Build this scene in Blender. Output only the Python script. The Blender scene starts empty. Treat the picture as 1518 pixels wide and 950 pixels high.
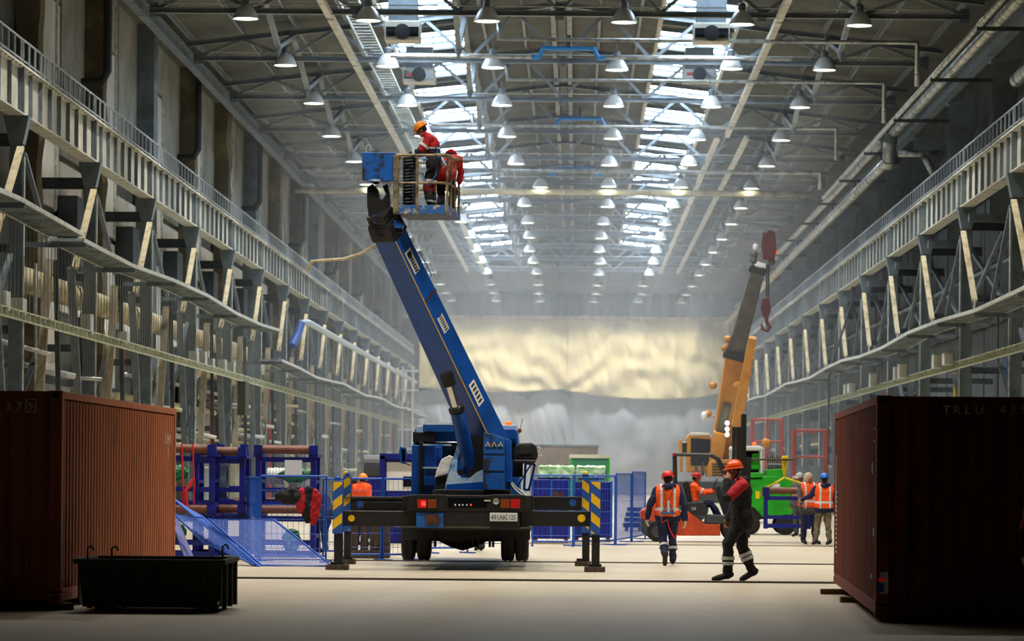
import bpy, math, random
from mathutils import Vector, Matrix, noise
random.seed(7)
PI = math.pi
SC = bpy.context.scene
COL = SC.collection

# ---------------------------------------------------------------- camera
F = 5070.0          # focal length in pixels of the 1518 x 950 frame
TH = 0.0084         # roll, radians
CAMZ = 1.78
VX, VY = 854.0, 700.0
cam_d = bpy.data.cameras.new('camera'); cam = bpy.data.objects.new('camera', cam_d); COL.objects.link(cam)
cam_d.sensor_width = 36.0; cam_d.sensor_fit = 'HORIZONTAL'
cam_d.lens = F / 1518 * 36
cam_d.shift_x = (759 - VX) / 1518
cam_d.shift_y = (VY - 475) / 1518
cam_d.clip_start = 0.5; cam_d.clip_end = 600
cam.matrix_world = Matrix.Translation((0, 0, CAMZ)) @ Matrix.Rotation(PI/2, 4, 'X') @ Matrix.Rotation(TH, 4, 'Z')
cam_d.dof.use_dof = True; cam_d.dof.focus_distance = 62.5; cam_d.dof.aperture_fstop = 2.8
SC.camera = cam

# ---------------------------------------------------------------- world, exposure
w = bpy.data.worlds.new('world'); SC.world = w; w.use_nodes = True
w.node_tree.nodes['Background'].inputs[0].default_value = (0.62, 0.75, 1.0, 1)
w.node_tree.nodes['Background'].inputs[1].default_value = 1.0
SC.view_settings.view_transform = 'Standard'; SC.view_settings.look = 'None'
SC.view_settings.gamma = 1.0; SC.view_settings.use_curve_mapping = False
SC.view_settings.exposure = 0.0
LAMP_W = 2500.0      # watts of each high bay lamp
SKY_E = 14.0          # brightness of the daylit skylight panes
HAZE = 0.0030
SC.cycles.max_bounces = 5; SC.cycles.diffuse_bounces = 3; SC.cycles.glossy_bounces = 2
SC.cycles.volume_bounces = 0; SC.cycles.transparent_max_bounces = 6
SC.cycles.caustics_reflective = False; SC.cycles.caustics_refractive = False
SC.cycles.use_denoising = True
SC.cycles.sample_clamp_indirect = 6

# ---------------------------------------------------------------- helpers
def Pt(px, py, Z):
    """the place at depth Z (metres ahead) that the photograph shows at pixel px, py"""
    dx, dy = px - VX, py - VY
    return Vector(((dx + dy*TH) * Z / F, Z, CAMZ - (dy - dx*TH) * Z / F))
def lin(c):
    c = c / 255.0
    return c/12.92 if c <= 0.04045 else ((c+0.055)/1.055)**2.4
def rgb(h):
    return (lin(int(h[0:2],16)), lin(int(h[2:4],16)), lin(int(h[4:6],16)), 1)

MATS = {}
def mat(name, col, rough=0.6, metal=0.0, col2=None, scale=3.0, bump=0.0, bscale=30.0, lo=0.42, hi=0.62, emit=0.0, stretch=None, spec=0.5, sheen=0):
    if name in MATS: return MATS[name]
    m = bpy.data.materials.new(name); m.use_nodes = True; MATS[name] = m
    nt = m.node_tree; b = nt.nodes['Principled BSDF']
    b.inputs['Base Color'].default_value = rgb(col); b.inputs['Roughness'].default_value = rough
    b.inputs['Metallic'].default_value = metal; b.inputs['Specular IOR Level'].default_value = spec
    tc = nt.nodes.new('ShaderNodeTexCoord'); mp = nt.nodes.new('ShaderNodeMapping')
    nt.links.new(tc.outputs['Object'], mp.inputs[0])
    if stretch: mp.inputs['Scale'].default_value = stretch
    if col2:
        n = nt.nodes.new('ShaderNodeTexNoise'); n.inputs['Scale'].default_value = scale; n.inputs['Detail'].default_value = 6
        n.inputs['Roughness'].default_value = 0.65
        nt.links.new(mp.outputs[0], n.inputs['Vector'])
        r = nt.nodes.new('ShaderNodeValToRGB'); r.color_ramp.elements[0].position = lo; r.color_ramp.elements[1].position = hi
        r.color_ramp.elements[0].color = rgb(col); r.color_ramp.elements[1].color = rgb(col2)
        nt.links.new(n.outputs['Fac'], r.inputs[0]); nt.links.new(r.outputs[0], b.inputs['Base Color'])
    if bump:
        n2 = nt.nodes.new('ShaderNodeTexNoise'); n2.inputs['Scale'].default_value = bscale; n2.inputs['Detail'].default_value = 4
        nt.links.new(mp.outputs[0], n2.inputs['Vector'])
        bp = nt.nodes.new('ShaderNodeBump'); bp.inputs['Strength'].default_value = bump; bp.inputs['Distance'].default_value = 0.02
        nt.links.new(n2.outputs['Fac'], bp.inputs['Height']); nt.links.new(bp.outputs[0], b.inputs['Normal'])
    if emit:
        b.inputs['Emission Color'].default_value = rgb(col); b.inputs['Emission Strength'].default_value = emit
    return m

def banded(name, base, bands, rough=0.8, bump=0.25):
    """cloth with tape sewn on: bands = (axis, lo, hi, colour) in object coordinates; axis 'a' is |x|"""
    if name in MATS: return MATS[name]
    m = mat(name, base, rough, bump=bump, bscale=14); nt = m.node_tree; b = nt.nodes['Principled BSDF']
    tc = nt.nodes.new('ShaderNodeTexCoord'); sp = nt.nodes.new('ShaderNodeSeparateXYZ'); nt.links.new(tc.outputs['Object'], sp.inputs[0])
    ab = nt.nodes.new('ShaderNodeMath'); ab.operation = 'ABSOLUTE'; nt.links.new(sp.outputs[0], ab.inputs[0])
    prev = None
    for ax, lo, hi, c in bands:
        src = ab.outputs[0] if ax == 'a' else sp.outputs['xyz'.index(ax)]
        cp = nt.nodes.new('ShaderNodeMath'); cp.operation = 'COMPARE'; nt.links.new(src, cp.inputs[0])
        cp.inputs[1].default_value = (lo+hi)/2; cp.inputs[2].default_value = (hi-lo)/2
        mx = nt.nodes.new('ShaderNodeMix'); mx.data_type = 'RGBA'
        nt.links.new(cp.outputs[0], mx.inputs[0])
        if prev is None: mx.inputs[6].default_value = rgb(base)
        else: nt.links.new(prev, mx.inputs[6])
        mx.inputs[7].default_value = rgb(c); prev = mx.outputs[2]
    if prev: nt.links.new(prev, b.inputs['Base Color'])
    return m

def tag(o, label=None, cat=None, group=None, kind=None):
    if label: o['label'] = label
    if cat: o['category'] = cat
    if group: o['group'] = group
    if kind: o['kind'] = kind
    return o
def wm(o):
    m = Matrix.Identity(4)
    while o is not None:
        m = (Matrix.Translation(o.location) @ o.rotation_euler.to_matrix().to_4x4() @ Matrix.Diagonal((*o.scale, 1))) @ m
        o = o.parent
    return m
def thing(name, label, cat, loc=(0,0,0), rz=0.0, group=None, kind=None, scale=1.0):
    o = bpy.data.objects.new(name, None); COL.objects.link(o); o.empty_display_size = 0.2
    o.location = loc; o.rotation_euler = (0,0,rz); o.scale = (scale,)*3
    tag(o, label, cat, group, kind); return o
KIDS = {}
def copy_tree(o, parent=None):
    c = o.copy(); COL.objects.link(c); c.parent = parent
    if parent is not None: KIDS.setdefault(parent.name, []).append(c)
    for ch in list(KIDS.get(o.name, [])): copy_tree(ch, c)
    return c

class MB:
    def __init__(s): s.v = []; s.f = []
    def add(s, vs, fs):
        k = len(s.v); s.v += [tuple(v) for v in vs]; s.f += [tuple(i+k for i in f) for f in fs]; return s
    def hexa(s, c8):
        return s.add(c8, [(0,3,2,1),(4,5,6,7),(0,1,5,4),(1,2,6,5),(2,3,7,6),(3,0,4,7)])
    def box(s, x0, x1, y0, y1, z0, z1):
        return s.hexa([(x0,y0,z0),(x1,y0,z0),(x1,y1,z0),(x0,y1,z0),(x0,y0,z1),(x1,y0,z1),(x1,y1,z1),(x0,y1,z1)])
    def bar(s, p, q, w=0.05, h=None, up=(0,0,1)):
        p = Vector(p); q = Vector(q); h = w if h is None else h
        d = (q-p).normalized(); up = Vector(up)
        if abs(d.dot(up)) > 0.98: up = Vector((0,1,0))
        a = d.cross(up).normalized()*w/2; b = a.cross(d).normalized()*h/2
        return s.hexa([p-a-b, p+a-b, p+a+b, p-a+b, q-a-b, q+a-b, q+a+b, q-a+b])
    def ibar(s, p, q, w, h, t=0.02, up=(0,0,1)):
        """I / H section: two flanges of width w set h apart, and the web between"""
        p = Vector(p); q = Vector(q); d = (q-p).normalized(); up = Vector(up)
        a = d.cross(up).normalized(); b = a.cross(d).normalized()
        for e in (-1, 1): s.bar(p+b*e*(h/2-t/2), q+b*e*(h/2-t/2), w, t, up)
        return s.bar(p, q, t, h-2*t, up)
    def tube(s, pts, r, n=8, caps=True, closed=False):
        pts = [Vector(p) for p in pts]; m = len(pts); rs = r if isinstance(r, (list, tuple)) else [r]*m
        ring = []; prev = None
        for i, p in enumerate(pts):
            if closed: d = pts[(i+1)%m]-pts[i-1]
            elif i == 0: d = pts[1]-pts[0]
            elif i == m-1: d = pts[-1]-pts[-2]
            else: d = (pts[i+1]-p).normalized()+(p-pts[i-1]).normalized()
            if d.length < 1e-9: d = Vector((0,0,1))
            d.normalize()
            if prev is None:
                u = Vector((0,0,1)) if abs(d.z) < 0.9 else Vector((1,0,0))
                a = d.cross(u).normalized()
            else:
                a = (prev - d*prev.dot(d))
                a = a.normalized() if a.length > 1e-6 else d.orthogonal().normalized()
            prev = a; b = d.cross(a)
            ring.append([p + (a*math.cos(2*PI*k/n)+b*math.sin(2*PI*k/n))*rs[i] for k in range(n)])
        vs = [v for rr in ring for v in rr]; fs = []
        for i in range(m if closed else m-1):
            j = (i+1) % m
            for k in range(n): fs.append((i*n+k, i*n+(k+1)%n, j*n+(k+1)%n, j*n+k))
        if caps and not closed:
            fs.append(tuple(range(n-1,-1,-1))); fs.append(tuple((m-1)*n+k for k in range(n)))
        return s.add(vs, fs)
    def cyl(s, p, q, r, n=12): return s.tube([p, q], r, n)
    def capsule(s, p, q, r1, r2=None, n=10):
        p = Vector(p); q = Vector(q); r2 = r1 if r2 is None else r2
        d = q-p
        if d.length < 1e-5: d = Vector((0,0,1e-4))
        d.normalize(); pts = []; rs = []
        for a in (-80,-50,-20): pts.append(p + d*r1*math.sin(math.radians(a))); rs.append(r1*math.cos(math.radians(a)))
        for a in (20,50,80): pts.append(q + d*r2*math.sin(math.radians(a))); rs.append(r2*math.cos(math.radians(a)))
        # keep the frame straight by feeding a line
        return s.tube(pts, rs, n)
    def ell(s, c, r, M=None, n=14, m=9, z0=-1.0):
        """ellipsoid (or its part above z0 of the unit sphere)"""
        c = Vector(c); vs = []; fs = []; M = M or Matrix.Identity(3)
        a0 = math.asin(max(-1, z0))
        for i in range(m+1):
            t = a0 + (PI/2-a0)*i/m
            if i == m: t = PI/2-1e-3
            if i == 0 and z0 <= -1: t = -PI/2+1e-3
            for k in range(n):
                u = Vector((math.cos(t)*math.cos(2*PI*k/n)*r[0], math.cos(t)*math.sin(2*PI*k/n)*r[1], math.sin(t)*r[2]))
                vs.append(c + M @ u)
        for i in range(m):
            for k in range(n): fs.append((i*n+k, i*n+(k+1)%n, (i+1)*n+(k+1)%n, (i+1)*n+k))
        fs.append(tuple(range(n-1,-1,-1))); fs.append(tuple(m*n+k for k in range(n)))
        return s.add(vs, fs)
    def lathe(s, prof, c=(0,0,0), n=20, M=None, caps=False):
        c = Vector(c); M = M or Matrix.Identity(3); vs = []; fs = []
        for r, z in prof:
            for k in range(n): vs.append(c + M @ Vector((r*math.cos(2*PI*k/n), r*math.sin(2*PI*k/n), z)))
        for i in range(len(prof)-1):
            for k in range(n): fs.append((i*n+k, i*n+(k+1)%n, (i+1)*n+(k+1)%n, (i+1)*n+k))
        if caps:
            fs.append(tuple(range(n-1,-1,-1))); fs.append(tuple((len(prof)-1)*n+k for k in range(n)))
        return s.add(vs, fs)
    def prism(s, poly, d):
        """poly: list of 3-D points, pushed along vector d"""
        d = Vector(d); n = len(poly); a = [Vector(p) for p in poly]; b = [p+d for p in a]
        fs = [tuple(range(n-1,-1,-1)), tuple(range(n, 2*n))] + [(i, (i+1)%n, n+(i+1)%n, n+i) for i in range(n)]
        return s.add(a+b, fs)
    def build(s, name, m, parent=None, world=False, smooth=False, bev=0.0, kind=None, label=None, solid=0.0, mods=None):
        me = bpy.data.meshes.new(name); vs = s.v
        if world and parent is not None:
            inv = wm(parent).inverted(); vs = [tuple(inv @ Vector(v)) for v in vs]
        me.from_pydata(vs, [], s.f)
        if smooth: me.polygons.foreach_set('use_smooth', [True]*len(me.polygons))
        me.materials.append(m if not isinstance(m, str) else MATS[m]); me.update()
        o = bpy.data.objects.new(name, me); COL.objects.link(o)
        if parent is not None: o.parent = parent; KIDS.setdefault(parent.name, []).append(o)
        if solid:
            md = o.modifiers.new('s', 'SOLIDIFY'); md.thickness = solid
        if bev:
            md = o.modifiers.new('b', 'BEVEL'); md.width = bev; md.segments = 2; md.limit_method = 'ANGLE'
        if kind: o['kind'] = kind
        if label: o['label'] = label
        if mods: mods(o)
        return o
def B(*a): return MB().box(*a)
def text_mb(txt, size, origin, u, v, spacing=1.0, thick=0.004, vs=1.0):
    """flat lettering as mesh: u = reading direction, v = up"""
    cu = bpy.data.curves.new('t', 'FONT'); cu.body = txt; cu.size = size; cu.space_character = spacing; cu.resolution_u = 2
    o = bpy.data.objects.new('t', cu); me = o.to_mesh(); u = Vector(u).normalized(); v = Vector(v).normalized(); n = u.cross(v)
    mb = MB(); mb.add([Vector(origin)+u*q.co.x+v*q.co.y*vs+n*thick for q in me.vertices], [tuple(p.vertices) for p in me.polygons])
    o.to_mesh_clear(); bpy.data.objects.remove(o); bpy.data.curves.remove(cu)
    return mb

# ---------------------------------------------------------------- materials
mat('concrete_floor', 'bbb09a', 0.5, col2='9a8e78', scale=0.28, bump=0.15, bscale=6, stretch=(1,0.35,1), lo=0.35, hi=0.75)
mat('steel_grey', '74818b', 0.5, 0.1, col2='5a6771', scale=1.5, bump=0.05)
mat('steel_pale', 'd3d3c8', 0.5, 0.0, col2='b2b2a4', scale=1.2)
mat('board_grey', '9d937c', 0.8, col2='7b725e', scale=3, stretch=(1,1,.3))
mat('steel_dark', '3f474e', 0.6, 0.1, col2='2b3238', scale=2)
mat('rail_grey', 'a7b4c0', 0.4, 0.3)
mat('truss_grey', '858f96', 0.5, 0.1, col2='6d777e', scale=1)
mat('deck_roof', '646863', 0.6, 0.1, col2='505450', scale=0.4)
mat('deck_under', '707c80', 0.4, 0.4, col2='3f4a4a', scale=2)
mat('galvanised', 'cfd5d2', 0.45, 0.2, col2='a5aca9', scale=4)
mat('tray_pale', 'c5cab0', 0.5, 0.1, col2='9ea68c', scale=4)
mat('wall_grey', '5d5f5d', 0.85, col2='424544', scale=0.6, bump=0.1)
mat('wall_dark', '4a5052', 0.8, col2='33393c', scale=0.6)
mat('panel_white', 'e2e4e2', 0.8, col2='b9bab7', scale=0.5, lo=0.4, hi=0.8)
mat('panel_grey', 'a3a59f', 0.8, col2='80827b', scale=0.5)
mat('pillar_brown', '5f594a', 0.9, col2='8f8763', scale=1.1, bump=0.8, bscale=5, lo=0.5, hi=0.75)
mat('board_pale', 'd9cfae', 0.7, col2='ab9c74', scale=3, stretch=(1,1,.3))
mat('insul', 'd8cda8', 0.6, col2='a89c78', scale=.6, bump=0.1, bscale=3)
mat('insul_silver', 'b7bab8', 0.35, 0.55, col2='7f8483', scale=2.5, bump=0.3, bscale=10)
mat('wire', '8b9496', 0.5, 0.4)
mat('black_pipe', '23272b', 0.5)
mat('blue_drain', '1c7fc8', 0.4)
mat('lamp_bell', 'd6d9d9', 0.35, 0.15)
mat('lamp_gear', '6d7478', 0.5, 0.4)
mat('lamp_glow', 'f4fff0', 0.5, emit=9.0)
mat('sky_pane', 'd8ecff', 0.4, emit=SKY_E)
mat('skin', 'b98061', 0.5, col2='a06a4d', scale=10, bump=0.05)
mat('rubber', '1b1c1e', 0.75, bump=0.2, bscale=40)
mat('black_paint', '0e0f11', 0.5, col2='1e1c1a', scale=4, lo=.5, hi=.8)
mat('truck_blue', '0e55b4', 0.35, col2='0a3f88', scale=2.2, lo=.45, hi=.8, bump=.03)
mat('truck_blue_worn', '1259ac', 0.45, col2='26272b', scale=4.5, lo=.52, hi=.62, bump=.1)
mat('truck_pale', 'b9d3ea', 0.4, col2='3f8ed6', scale=2.5, lo=.5, hi=.6)
mat('rust', '5a3220', 0.9, col2='2c1d17', scale=8)
mat('yellow', 'e3b50f', 0.5, col2='b98f0c', scale=6, lo=.5, hi=.8)
mat('stripe_blue', '1b4fa0', 0.5)
mat('white_paint', 'd8dbdc', 0.5)
mat('glass_dark', '0e1418', 0.08, spec=0.8)
mat('chrome', 'd5d8da', 0.15, 1.0)
mat('lens_red', 'a11414', 0.25, emit=0.25)
mat('lens_red_lit', 'ff2a20', 0.25, emit=3.0)
mat('lens_orange', '7a3a16', 0.3)
mat('amber', 'ff6a10', 0.3, emit=0.6)
mat('cage_metal', '9a8a6c', 0.5, 0.3, col2='4f4636', scale=6)
mat('cage_blue', '2d5f9f', 0.5, col2='b6a98c', scale=9, lo=.52, hi=.6)
mat('bag_white', 'd9d4cf', 0.7, bump=.5, bscale=8)
mat('seat_black', '1a1a1c', 0.5)
mat('rack_blue', '0b1c92', 0.4, col2='071566', scale=3)
mat('fence_blue', '2259be', 0.4, 0.1)
mat('roller_brown', '7c4a38', 0.45, col2='633a2d', scale=3)
mat('green_wrap', '2f9e63', 0.35, col2='1b6e48', scale=5, bump=.8, bscale=9)
mat('green_pale', '9fd8a0', 0.4, col2='d6f0d2', scale=4, bump=.6, bscale=7)
mat('green_box', '2c7c62', 0.6)
mat('shed_brown', '8a7d72', 0.8, col2='75695f', scale=1)
mat('hose', '6f8093', 0.6)
mat('strap_red', 'd32320', 0.6)
mat('cloth_red', 'b3131c', 0.8, bump=.4, bscale=12)
mat('cloth_black', '14151a', 0.85, bump=.4, bscale=12)
mat('cloth_navy', '141c42', 0.85, bump=.4, bscale=12)
mat('cloth_orange', 'ff5a12', 0.75, bump=.3, bscale=12)
mat('cloth_camo', '7b7260', 0.85, col2='45402f', scale=14, bump=.3)
mat('cloth_beige', 'b9ae9b', 0.85, bump=.3)
mat('cloth_grey', '4b4d50', 0.85, bump=.3)
mat('boot', '191716', 0.7)
mat('glove', 'cfc49d', 0.8, bump=.3)
mat('helmet_orange', 'f08a12', 0.3); mat('helmet_red', 'd0241c', 0.3); mat('helmet_redorange', 'ee5212', 0.25)
mat('helmet_blue', '1a68c8', 0.3); mat('helmet_grey', 'a8aaa8', 0.4)
mat('tape', 'c9ced0', 0.35); mat('hair', '18120e', 0.8)
mat('webbing_blue', '2b68ad', 0.6); mat('webbing_brown', '9a4a22', 0.6)
mat('container_rust', 'ad6339', 0.7, col2='5f3020', scale=4.0, bump=.1, lo=.5, hi=.78, stretch=(1,1,.2))
mat('container_red', '84392a', 0.7, col2='43201b', scale=4.5, bump=.1, lo=.42, hi=.7, stretch=(1,1,.14))
mat('skip_green', '3a3d2b', 0.8, col2='2a281c', scale=3, bump=.2)
mat('wood', '6b5233', 0.9, col2='463621', scale=4, stretch=(1,6,6))
mat('wood_dark', '3b3128', 0.9, col2='574838', scale=4, stretch=(5,5,1))
mat('crane_yellow', 'bd7d10', 0.5, col2='a86e10', scale=2)
mat('crane_grey', '3c3e3f', 0.45, 0.3, col2='57524a', scale=2)
mat('crane_red', '4a0912', 0.5)
mat('fork_orange', 'd8512a', 0.45, col2='bb4322', scale=3)
mat('fork_dark', '26292d', 0.5)
mat('fork_grey', '3d444b', 0.5)
mat('mach_green', '24b226', 0.4, col2='1b941d', scale=3)
mat('steel_raw', '555049', 0.5, 0.5)
mat('sling', 'e8cf12', 0.7)
mat('scaf_red', '9a3a30', 0.6)
mat('curtain_cream', 'd6cea4', 0.8, col2='cbc294', scale=0.5)
mat('curtain_white', 'b3bcc6', 0.6, col2='8b9cb4', scale=0.15, lo=.35, hi=.7)  # white film; the blue of the daylight is put into its colour
mat('paper', 'dcdce6', 0.8)
mat('line_paint', 'f2f2ee', 0.7)
M = MATS
# ================================================================ STRUCTURE
XC = -0.65
B(-16, 15, -16, 284, -0.3, 0).build('floor', M['concrete_floor'], kind='structure')
floor_o = bpy.data.objects['floor']
# the rails let into the floor across the hall
for i, (Z, h, wd) in enumerate(((55.7, 0.03, 0.22), (67.3, 0.022, 0.18), (84.5, 0.015, 0.16))):
    mb = MB().box(-12.5, 11.5, Z, Z+wd, 0.0, h)
    mb.box(-12.5, 11.5, Z+wd+0.10, Z+wd+0.16, 0.0, h*0.5)
    mb.build('trim_%d' % (i+1), M['steel_raw'], kind='structure')
random.seed(3)
# floor slabs' joints: thin strips of dark sealant, run lengthwise


# ---- walls
wl = B(-15.6, -14.65, -16, 284, 0, 17.2).build('wall_left', M['wall_grey'], kind='structure')
wr = B(14.4, 14.8, -16, 284, 0, 17.2).build('wall_right', M['wall_dark'], kind='structure')
B(-15.6, 14.8, 283.5, 284, 0, 19).build('wall_far', M['wall_grey'], kind='structure')
B(-15.6, 14.8, -16, -15.6, 0, 19).build('wall_near', M['black_pipe'], kind='structure')
# pale wall sheets between the pillars, one by one (left side)
random.seed(11)
for k in range(16):
    Z = 90.6 + 12*k
    for (a, b, z0, z1, m) in ((0.2, 5.2, 9.0, 14.7-0.02*k, 'panel_white'), (0.2, 5.2, 14.8, 17.1, 'panel_grey'),
                              (5.5, 10.9, 11.6 if k % 2 else 10.6, 17.1, 'panel_grey'), (5.5, 10.9, 6.2, 10.4, 'panel_white'),
                              (0.2, 5.2, 4.3, 8.8, 'panel_white'), (0.2, 10.9, 0.1, 4.1, 'panel_grey')):
        B(-14.65, -14.56, Z+a, Z+b, z0, z1).build('panel', M[m], wl, bev=.01)
for k in range(15):
    Z = 92 + 12*k
    for a in (0.3, 4.3, 8.2):
        for z0, z1 in ((7.0, 9.0), (9.1, 11.4), (11.5, 14.2), (4.2, 6.9)):
            B(14.3, 14.4, Z+a, Z+a+3.7, z0, z1).build('panel', M['wall_dark' if (k+int(z0)) % 2 else 'steel_dark'], wr)

# ---- roof: profiled sheet, gabled, flat at the far end
def roof_z(x): return 18.0 - abs(x-XC)*0.115
roof = MB()
xs = [-15.6, XC, 14.8]
zz = [roof_z(x) for x in xs]
p = 0.4
Z = -16.0; k = 0
prof = []
while Z < 238:
    prof += [(Z, 0), (Z+.13, 0), (Z+.2, .06), (Z+.33, .06)]; Z += p
vs = []; fs = []
for (yy, dz) in prof:
    for x, z in zip(xs, zz): vs.append((x, yy, z+dz))
for i in range(len(prof)-1):
    for j in range(2): fs.append((i*3+j, i*3+j+1, (i+1)*3+j+1, (i+1)*3+j))
roof.add(vs, fs)
ceil = roof.build('ceiling', M['deck_roof'], kind='structure')
mb = MB().box(-15.6, 14.8, 238, 284, 16.3, 16.5).box(-15.6, 14.8, 237.7, 238, 16.3, 18.1)
mb.build('roof_slab', M['wall_grey'], ceil)
B(-15.6, 14.8, -16, 284, 18.3, 18.4).build('roof_cover', M['steel_dark'], ceil)
# far end ribs
for i in range(14):
    x = -12.5 + i*1.85
    B(x-.06, x+.06, 238, 283, 16.12, 16.3).build('rib', M['wall_dark'], ceil)
# purlins (lengthwise) and skylight strips
for x in (-13.2, -11.4, -9.6, -7.9, -3.4, -2.0, 0.7, 2.1, 6.6, 8.3, 10.1, 11.9):
    MB().ibar((x, 78, roof_z(x)-.13), (x, 238, roof_z(x)-.13), .09, .2, .012).build('purlin', M['truss_grey'], ceil)
for dx in (-.28, .28):
    B(XC+dx-.09, XC+dx+.09, 78, 238, 17.62, 17.82).build('ridge_beam', M['truss_grey'], ceil)
B(XC-.15, XC+.15, 78, 238, 17.8, 17.9).build('ridge_gap', M['black_pipe'], ceil)
for n, (x0, x1) in enumerate(((-6.6, -4.2), (2.9, 5.3))):
    wn = thing('window_%d' % (n+1), None, None, (0, 104, 0), kind='structure')
    Z = 104.6; k = 0
    while Z < 234:
        L = 1.25
        if k % 5 not in (3, 4) or k % 11 == 3:
            za, zb = roof_z(x0)-.03, roof_z(x1)-.03
            MB().hexa([(x0,Z,za-.03),(x1,Z,zb-.03),(x1,Z+L,zb-.03),(x0,Z+L,za-.03),(x0,Z,za),(x1,Z,zb),(x1,Z+L,zb),(x0,Z+L,za)]).build('pane', M['sky_pane'], wn, world=True)
        MB().bar((x0-.1, Z+L+.2, roof_z(x0)-.06), (x1+.1, Z+L+.2, roof_z(x1)-.06), .2, .12).build('glazing_bar', M['truss_grey'], wn, world=True)
        Z += 1.7; k += 1
    for x in (x0-.1, x1+.1):
        MB().ibar((x, 104, roof_z(x)-.16), (x, 236, roof_z(x)-.16), .12, .3, .02).build('curb', M['steel_pale'], wn, world=True)

# haze hanging in the hall
if HAZE > 0:
    hz = B(-11.1, 10.3, 106, 273, 0.06, 15.3)
    hm = bpy.data.materials.new('haze'); hm.use_nodes = True; nt = hm.node_tree; nt.nodes.remove(nt.nodes['Principled BSDF'])
    vsn = nt.nodes.new('ShaderNodeVolumeScatter'); vsn.inputs['Density'].default_value = HAZE; vsn.inputs['Color'].default_value = (.86,.93,1,1)
    vsn.inputs['Anisotropy'].default_value = 0.35
    nt.links.new(vsn.outputs[0], nt.nodes['Material Output'].inputs['Volume'])
    hz = hz.build('haze', hm, kind='stuff'); tag(hz, 'thin pale haze hanging in the far hall under the lamps', 'haze')

def ordw(i):
    return ORD[i] if i < 18 else (['nineteenth','twentieth'] + ['twenty-'+w for w in ORD[:9]] + ['thirtieth'] + ['thirty-'+w for w in ORD[:9]])[i-18]
ORD = ['first','second','third','fourth','fifth','sixth','seventh','eighth','ninth','tenth','eleventh','twelfth','thirteenth','fourteenth','fifteenth','sixteenth','seventeenth','eighteenth']

# ================================================================ TRUSSES
def make_truss():
    t = thing('roof_truss', 'x', 'truss', (0,0,0), 0)
    xl, xr = -13.55, 12.3; zb = 15.72
    MB().ibar((xl+.5, 0, zb), (xr-.5, 0, zb), .2, .17, .02).build('bottom_chord', M['truss_grey'], t)
    for a, b in ((xl, XC), (XC, xr)):
        MB().ibar((a, 0, roof_z(a)-.35), (b, 0, roof_z(b)-.35), .18, .18, .02).build('top_chord', M['truss_grey'], t)
    nb = [xl+.6 + (xr-xl-1.2)*i/8 for i in range(9)]
    for i in range(8):
        m_ = (nb[i]+nb[i+1])/2; zt = roof_z(m_)-.4
        for q in (nb[i], nb[i+1]):
            MB().bar((q, .02*(1 if q==nb[i] else -1), zb+.05), (m_, 0, zt), .11, .11).build('web_member', M['truss_grey'], t)
    for q in (nb[0], nb[2], nb[4], nb[6], nb[8]):
        B(q-.14, q+.14, -.02, .02, zb-.2, zb+.25).build('gusset', M['truss_grey'], t)
    for e in (0, 1): # clips along chord
        pass
    # conduit that runs along the chord
    MB().tube([(xl+1, -.06, zb+.2), (xr-1, -.06, zb+.2)], .02, 5).build('conduit', M['galvanised'], t)
    return t
tr0 = make_truss()
for k in range(16):
    o = tr0 if k == 0 else copy_tree(tr0)
    o.location = (0, 56+12*k, 0)
    tag(o, 'grey steel roof truss with zigzag webs spanning the hall, %s from the camera' % ORD[k], 'truss', 'roof trusses')

# lengthwise ties at the bottom chord, each between two trusses
def tie(x, z, Z0, Z1, side, nth):
    o = MB().ibar((x, Z0, z), (x, Z1, z), .2, .16, .02).build('roof_tie', M['steel_pale'])
    tag(o, 'pale lengthwise roof tie %s, %s bay from the camera' % (side, nth), 'roof tie', 'lengthwise roof ties')
for k in range(-1, 11):
    Z0 = 104+12*k
    tie(-7.6, 15.58, Z0+.15, Z0+11.85, 'left of the skylights', ORD[k+1])
    tie(6.05 if k < 3 else 5.7, 15.58, Z0+.15, Z0+11.85, 'right of the skylights', ORD[k+1])
    if k >= 3:
        tie(6.9, 15.58, Z0+.15, Z0+11.85, 'of the outer right line', ORD[k+1])
        tie(-6.5, 15.58, Z0+.15, Z0+11.85, 'of the inner left line', ORD[k+1])
# V shaped bracing between trusses
for k in range(11):
    for side, x in (('left', -9.7), ('left', -3.9), ('right', 8.4)):
        t = thing('truss_brace', 'V shaped brace between roof trusses, %s bay back, %s' % (ORD[k], {-9.7:'far left line', -3.9:'line left of the ridge', 8.4:'far right line'}[x]), 'brace', (x, 110+12*k, 15.3), 0, 'V braces in the roof')
        for e in (-1, 1):
            MB().bar((x, 110+12*k+e*5.85, roof_z(x)-.5), (x, 110+12*k+e*.1, 15.4), .16, .14).build('strut', M['truss_grey'], t, world=True)
            B(x-.1,x+.1,110+12*k+e*5.75-.1,110+12*k+e*6.05+.1,roof_z(x)-.56,roof_z(x)-.3).build('end_plate', M['truss_grey'], t, world=True)
        MB().lathe([(.02,-.25),(.12,0),(.12,.15)], (x,110+12*k,15.3), 8, caps=True).build('foot', M['truss_grey'], t, world=True)
# tie sheets: ladder shaped cable tray along the left skylight, in bays
for k in range(6):
    Z0 = 99+12*k
    t = thing('cable_tray', 'ladder cable tray under the roof left of the skylight, %s bay back' % ORD[k], 'cable tray', (-7.2, Z0, 16.0), 0, 'cable trays under the roof')
    for x in (-7.35, -6.75): MB().bar((x, Z0, 16.1), (x, Z0+11.8, 16.1), .04, .1).build('side_rail', M['galvanised'], t, world=True)
    mb = MB()
    for j in range(16): mb.bar((-7.35, Z0+.4+j*.74, 16.1), (-6.75, Z0+.4+j*.74, 16.1), .12, .04)
    mb.build('rung', M['galvanised'], t, world=True, kind='stuff')
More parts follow.
